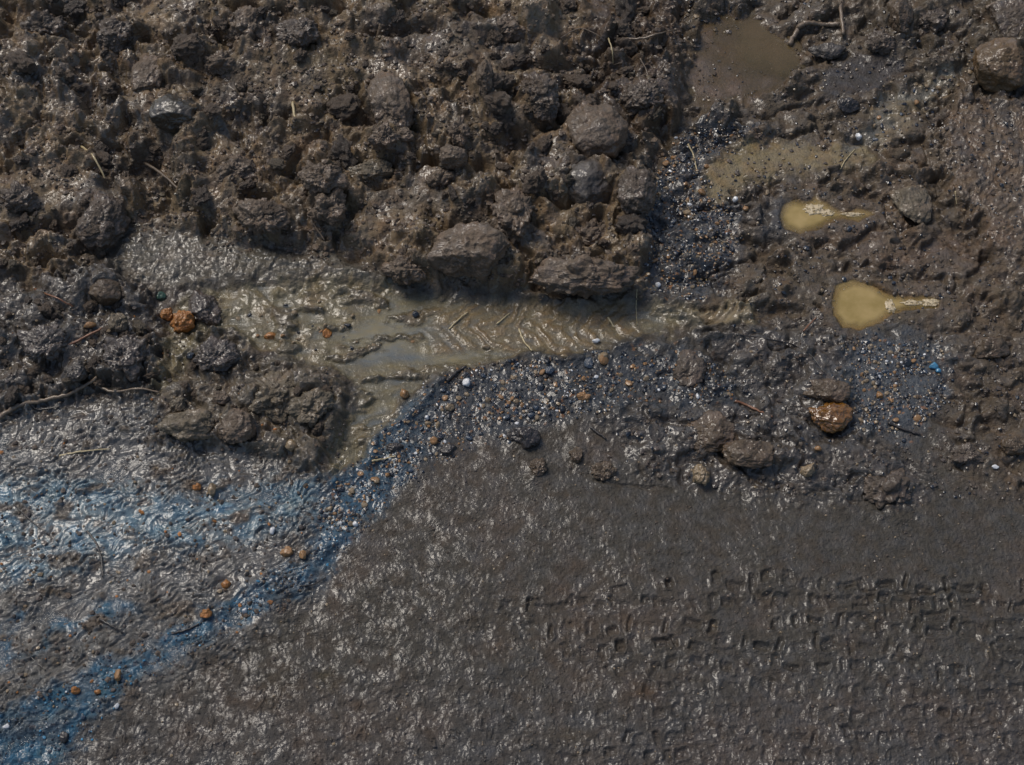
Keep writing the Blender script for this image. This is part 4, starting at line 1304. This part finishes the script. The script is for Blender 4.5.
zs = ZS
polysheet('stream_water', STREAM, zs, M_STREAM, 'shallow muddy stream running under the foot of the bank', 'water', 'structure')
polysheet('film_water', LEFTW, level(LEFTW, 0.17), M_FILM, 'thin film of grey water on the slimy mud', 'water', 'structure')
POND = [(690, 98), (680, 75), (690, 45), (697, 10), (730, 5), (770, 18), (796, 38), (806, 62), (798, 84), (778, 98), (740, 106), (708, 110)]
PONDI = [(700, 90), (700, 30), (760, 30), (785, 60), (770, 85)]
bp_ = H[(np.abs(PX - 740) < 30) & (np.abs(PY - 60) < 20)]
zp = float(np.quantile(bp_, 0.85)) + 0.001
polysheet('pond_water', POND, zp, M_POND, 'brown opaque pond at the top right beside the bank', 'water', 'structure')


def puddle(poly, lab, sky_glints):
    cx = sum(p[0] for p in poly) / len(poly)
    cy = sum(p[1] for p in poly) / len(poly)
    g = [(cx + (p[0] - cx) * 1.06, cy + (p[1] - cy) * 1.16) for p in poly]
    z = -0.0016
    o = polysheet('puddle', g, z, M_PUD, lab, 'puddle')
    for (fx, fy, a, b_, lbl) in sky_glints:  # flat pale lumps modelled in place of sky reflections on the water
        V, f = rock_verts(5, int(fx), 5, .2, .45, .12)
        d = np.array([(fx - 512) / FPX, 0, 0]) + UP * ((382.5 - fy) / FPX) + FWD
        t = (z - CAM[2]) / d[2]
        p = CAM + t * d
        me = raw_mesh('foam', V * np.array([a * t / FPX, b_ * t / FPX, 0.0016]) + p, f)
        link('foam', me, M_SKYGLINT, None, None, None, None, o)
    return o


M_SKYGLINT = solid('pale_sky_glint', lin(198, 180, 146), 0.4, 0.15, 700, 0.5)  # pale colour imitating bright sky mirrored in the puddles
_t = M_SKYGLINT.node_tree
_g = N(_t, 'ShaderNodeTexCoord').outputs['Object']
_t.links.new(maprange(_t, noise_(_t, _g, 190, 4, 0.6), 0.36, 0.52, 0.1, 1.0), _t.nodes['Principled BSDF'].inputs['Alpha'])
puddle(P1, 'small ochre puddle with pale modelled sky glints, the upper of the two ochre puddles',
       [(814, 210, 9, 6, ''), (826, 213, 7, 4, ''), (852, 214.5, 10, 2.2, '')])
puddle(P2, 'bottle-shaped ochre puddle with modelled sky glints at its narrow end, the lower of the two',
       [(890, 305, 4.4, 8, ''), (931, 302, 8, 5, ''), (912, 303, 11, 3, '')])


# ------------------------------------------------------------------ twigs, roots, straws
def stick(name, pts, r, mat, label, cat, lift=0.0, taper=0.5, seed=0, parent=None, zz=None):
    """a bent tapering stick laid over the ground through picture points"""
    rs = random.Random(seed)
    P = []
    for i, (px, py) in enumerate(pts):
        a = hit(px, py)
        P.append(np.array([a[0], a[1], a[2] + (zz[i] if zz else 0) + lift + r * a[3] * 0.5]))
        mpp = a[3]
    out = []
    n_ = len(P)
    for i in range(n_ - 1):
        p0 = P[max(i - 1, 0)]
        p1, p2 = P[i], P[i + 1]
        p3 = P[min(i + 2, n_ - 1)]
        for k in range(7):
            t = k / 7
            q = 0.5 * ((2 * p1) + (-p0 + p2) * t + (2 * p0 - 5 * p1 + 4 * p2 - p3) * t * t + (-p0 + 3 * p1 - 3 * p2 + p3) * t ** 3)
            out.append(q + np.array([rs.uniform(-1, 1), rs.uniform(-1, 1), rs.uniform(-.5, .5)]) * r * mpp * 0.3)
    out.append(P[-1])
    S = 8
    V = []
    for i, q in enumerate(out):
        tn = out[min(i + 1, len(out) - 1)] - out[max(i - 1, 0)]
        tn = tn / (np.linalg.norm(tn) + 1e-9)
        a = np.cross(tn, [0, 0, 1.0])
        a /= np.linalg.norm(a) + 1e-9
        b_ = np.cross(a, tn)
        rad = r * mpp * (1 - (1 - taper) * i / len(out)) * rs.uniform(.82, 1.18)
        for k in range(S):
            an = 2 * PI * k / S
            V.append(q + a * math.cos(an) * rad + b_ * math.sin(an) * rad)
    Fc = []
    for i in range(len(out) - 1):
        for k in range(S):
            Fc.append([i * S + k, i * S + (k + 1) % S, (i + 1) * S + (k + 1) % S, (i + 1) * S + k])
    V = list(V) + [out[0], out[-1]]
    me = bpy.data.meshes.new(name)
    caps = [[len(V) - 2, (k + 1) % S, k] for k in range(S)] + [[len(V) - 1, (len(out) - 1) * S + k, (len(out) - 1) * S + (k + 1) % S] for k in range(S)]
    me.from_pydata([tuple(v) for v in V], [], Fc + caps)
    me.polygons.foreach_set('use_smooth', np.ones(len(me.polygons), bool))
    me.materials.append(mat)
    return link(name, me, None, label, cat, None, None, parent)


r1 = stick('root', [(789, 48), (797, 32), (806, 26), (822, 27), (838, 28)], 2.6, M_ROOT, 'bent forked root above the dark wet slab at the top', 'root', .004, .9, 1)
stick('rootlet', [(840, -6), (840, 12), (842, 38)], 2.2, M_ROOT, None, None, .006, .7, 2, r1)
r2 = stick('root', [(0, 420), (20, 408), (45, 402), (70, 396), (88, 386), (98, 380)], 2.6, M_ROOT, 'long bent root lying across the left mound', 'root', .003, .6, 3)
stick('rootlet', [(95, 384), (112, 393), (140, 390), (160, 394)], 1.6, M_ROOT, None, None, .003, .5, 4, r2)
stick('root', [(625, 44), (642, 42), (660, 38), (678, 34)], 1.3, M_ROOT, 'thin root bridging the dark hollow beside the brown pond', 'root', .008, .5, 5)
stick('root', [(985, 12), (1000, 4), (1022, 2)], 2.2, M_ROOT, 'pale root curving out at the top right corner', 'root', .006, .8, 6)
TW = [
    ([(62, 350), (82, 340), (104, 329)], 1.6, M_REDTW, 'short purple brown twig lying left of the orange stone'),
    ([(82, 148), (94, 158), (108, 184)], 1.2, M_STRAW, 'pale stem split along the left part of the bank'),
    ([(144, 164), (165, 178), (188, 200)], 1.7, M_TWIG, 'grey twig slanting down the left part of the bank'),
    ([(293, 104), (296, 124)], 1.5, M_STRAW, 'pale straw stub poking up from the bank'),
    ([(888, 424), (902, 430), (920, 436)], 1.5, M_TWIGD, 'short black twig right of the amber stone'),
    ([(736, 336), (768, 340), (795, 346), (812, 358), (824, 374)], 0.8, M_TWIGD, 'long thin dark stem between stream tail and stones'),
    ([(803, 332), (816, 318)], 0.9, M_REDTW, 'short straight pinkish straw left of the larger puddle'),
    ([(735, 402), (750, 408), (772, 418)], 1.6, M_REDTW, 'reddish broken twig above the flat-topped stone'),
    ([(88, 532), (97, 545), (102, 560), (103, 578)], 1.2, M_TWIGD, 'curved black twig on the slime in the left'),
    ([(14, 505), (30, 520), (48, 535)], 0.9, M_TWIGD, 'thin dark stem at the left edge on the blue slime'),
    ([(100, 620), (112, 627), (124, 634)], 1.2, M_TWIGD, 'short dark twig pressed into the lower left mud'),
    ([(22, 650), (34, 660), (46, 671)], 1.0, M_TWIGD, 'dark twig near the left edge in the lower mud'),
    ([(176, 634), (188, 630), (202, 623)], 1.3, M_TWIGD, 'dark twig along the upper rim of the blue band'),
    ([(300, 587), (314, 585), (326, 578)], 1.0, M_TWIGD, 'small dark twig right of the blue band'),
    ([(60, 457), (80, 453), (110, 450)], 1.1, M_STRAW, 'pale straw under the ribbed wet mud'),
    ([(372, 462), (384, 460), (396, 457)], 1.0, M_STRAW, 'pale straw in the gravel beside the stream tongue'),
    ([(447, 383), (456, 374), (466, 368)], 2.2, M_TWIGD, 'black wood scrap next to the cream pebble'),
    ([(590, 428), (606, 440)], 1.4, M_TWIGD, 'black splinter below the flat orange brown pebble'),
    ([(608, 318), (614, 328)], 1.0, M_STRAW, 'white straw standing in the herringbone print'),
    ([(519, 330), (524, 342), (532, 352)], 1.1, M_STRAW, 'pale stem crossing the herringbone print'),
    ([(637, 290), (636, 308), (637, 326)], 0.5, M_STRAW, 'hair-thin stem at the end of the overhanging slab'),
    ([(706, 280), (706, 300)], 0.6, M_STRAW, 'thin upright stem above the stream tail'),
    ([(449, 330), (459, 320), (468, 313)], 0.9, M_STRAW, 'pale stem slanting in the middle of the stream'),
    ([(497, 325), (510, 314)], 0.9, M_STRAW, 'pale stem at the left of the herringbone print'),
    ([(955, 192), (956, 206)], 0.7, M_STRAW, 'tiny upright straw on the smeared clay'),
    ([(308, 210), (314, 225), (325, 242)], 0.9, M_TWIG, 'fine root hanging at the bottom of the bank'),
    ([(608, 40), (612, 52), (613, 66)], 0.8, M_STRAW, 'fine hanging stem in the dark rooty corner'),
    ([(688, 145), (694, 158), (697, 175)], 0.9, M_STRAW, 'yellowish stem at the upper end of the gravel'),
    ([(560, 40), (580, 30), (600, 38)], 0.8, M_TWIG, 'fine curled root in the dark top of the bank'),
    ([(640, 60), (648, 78), (640, 95)], 0.8, M_TWIG, 'fine drooping root beside the dark rooty clod'),
    ([(570, 62), (590, 70), (622, 64)], 0.7, M_TWIG, 'fine root crossing above the flat-faced clod'),
    ([(840, 170), (846, 160), (855, 150)], 0.7, M_STRAW, 'pale stem at the right end of the silt fan'),
    ([(35, 290), (55, 298), (74, 308)], 1.1, M_REDTW, 'reddish stem along the left rim of the wet mud pocket'),
    ([(30, 402), (38, 410), (60, 408)], 1.3, M_TWIGD, 'dark stick under the long bent root'),
]
for i, (pts, r, mt, lb) in enumerate(TW):
    nm = 'straw' if mt == M_STRAW else ('root' if ' root ' in lb + ' ' else 'twig')
    stick(nm, pts, r, mt, lb, nm, .0015, .6, 20 + i)

# ------------------------------------------------------------------ light
SUN_DIR = Vector((-0.52, 0.50, 1.0)).normalized()
w = bpy.data.worlds.new("World")
sc.world = w
w.use_nodes = True
t = w.node_tree
sky = t.nodes.new('ShaderNodeTexSky')
sky.sky_type = 'NISHITA'
sky.sun_disc = False
sky.sun_elevation = math.asin(SUN_DIR.z)
sky.sun_rotation = math.atan2(SUN_DIR.x, SUN_DIR.y)
sky.air_density = 1.0
sky.dust_density = 2
t.links.new(sky.outputs[0], t.nodes['Background'].inputs[0])
t.nodes['Background'].inputs[1].default_value = 0.115
sd = bpy.data.lights.new('sun', 'SUN')
sd.energy = 2.45
sd.angle = math.radians(27)
sd.color = (1.0, 0.93, 0.83)
so = bpy.data.objects.new('sun', sd)
COL.objects.link(so)
so.rotation_euler = SUN_DIR.to_track_quat('Z', 'Y').to_euler()

sc.view_settings.view_transform = 'Standard'
sc.view_settings.look = 'None'
sc.view_settings.gamma = 1
sc.view_settings.exposure = -0.2
sc.render.engine = 'CYCLES'
sc.cycles.use_denoising = True
sc.cycles.max_bounces = 5
sc.cycles.diffuse_bounces = 2
sc.cycles.glossy_bounces = 2
sc.cycles.transparent_max_bounces = 8
sc.cycles.sample_clamp_indirect = 4
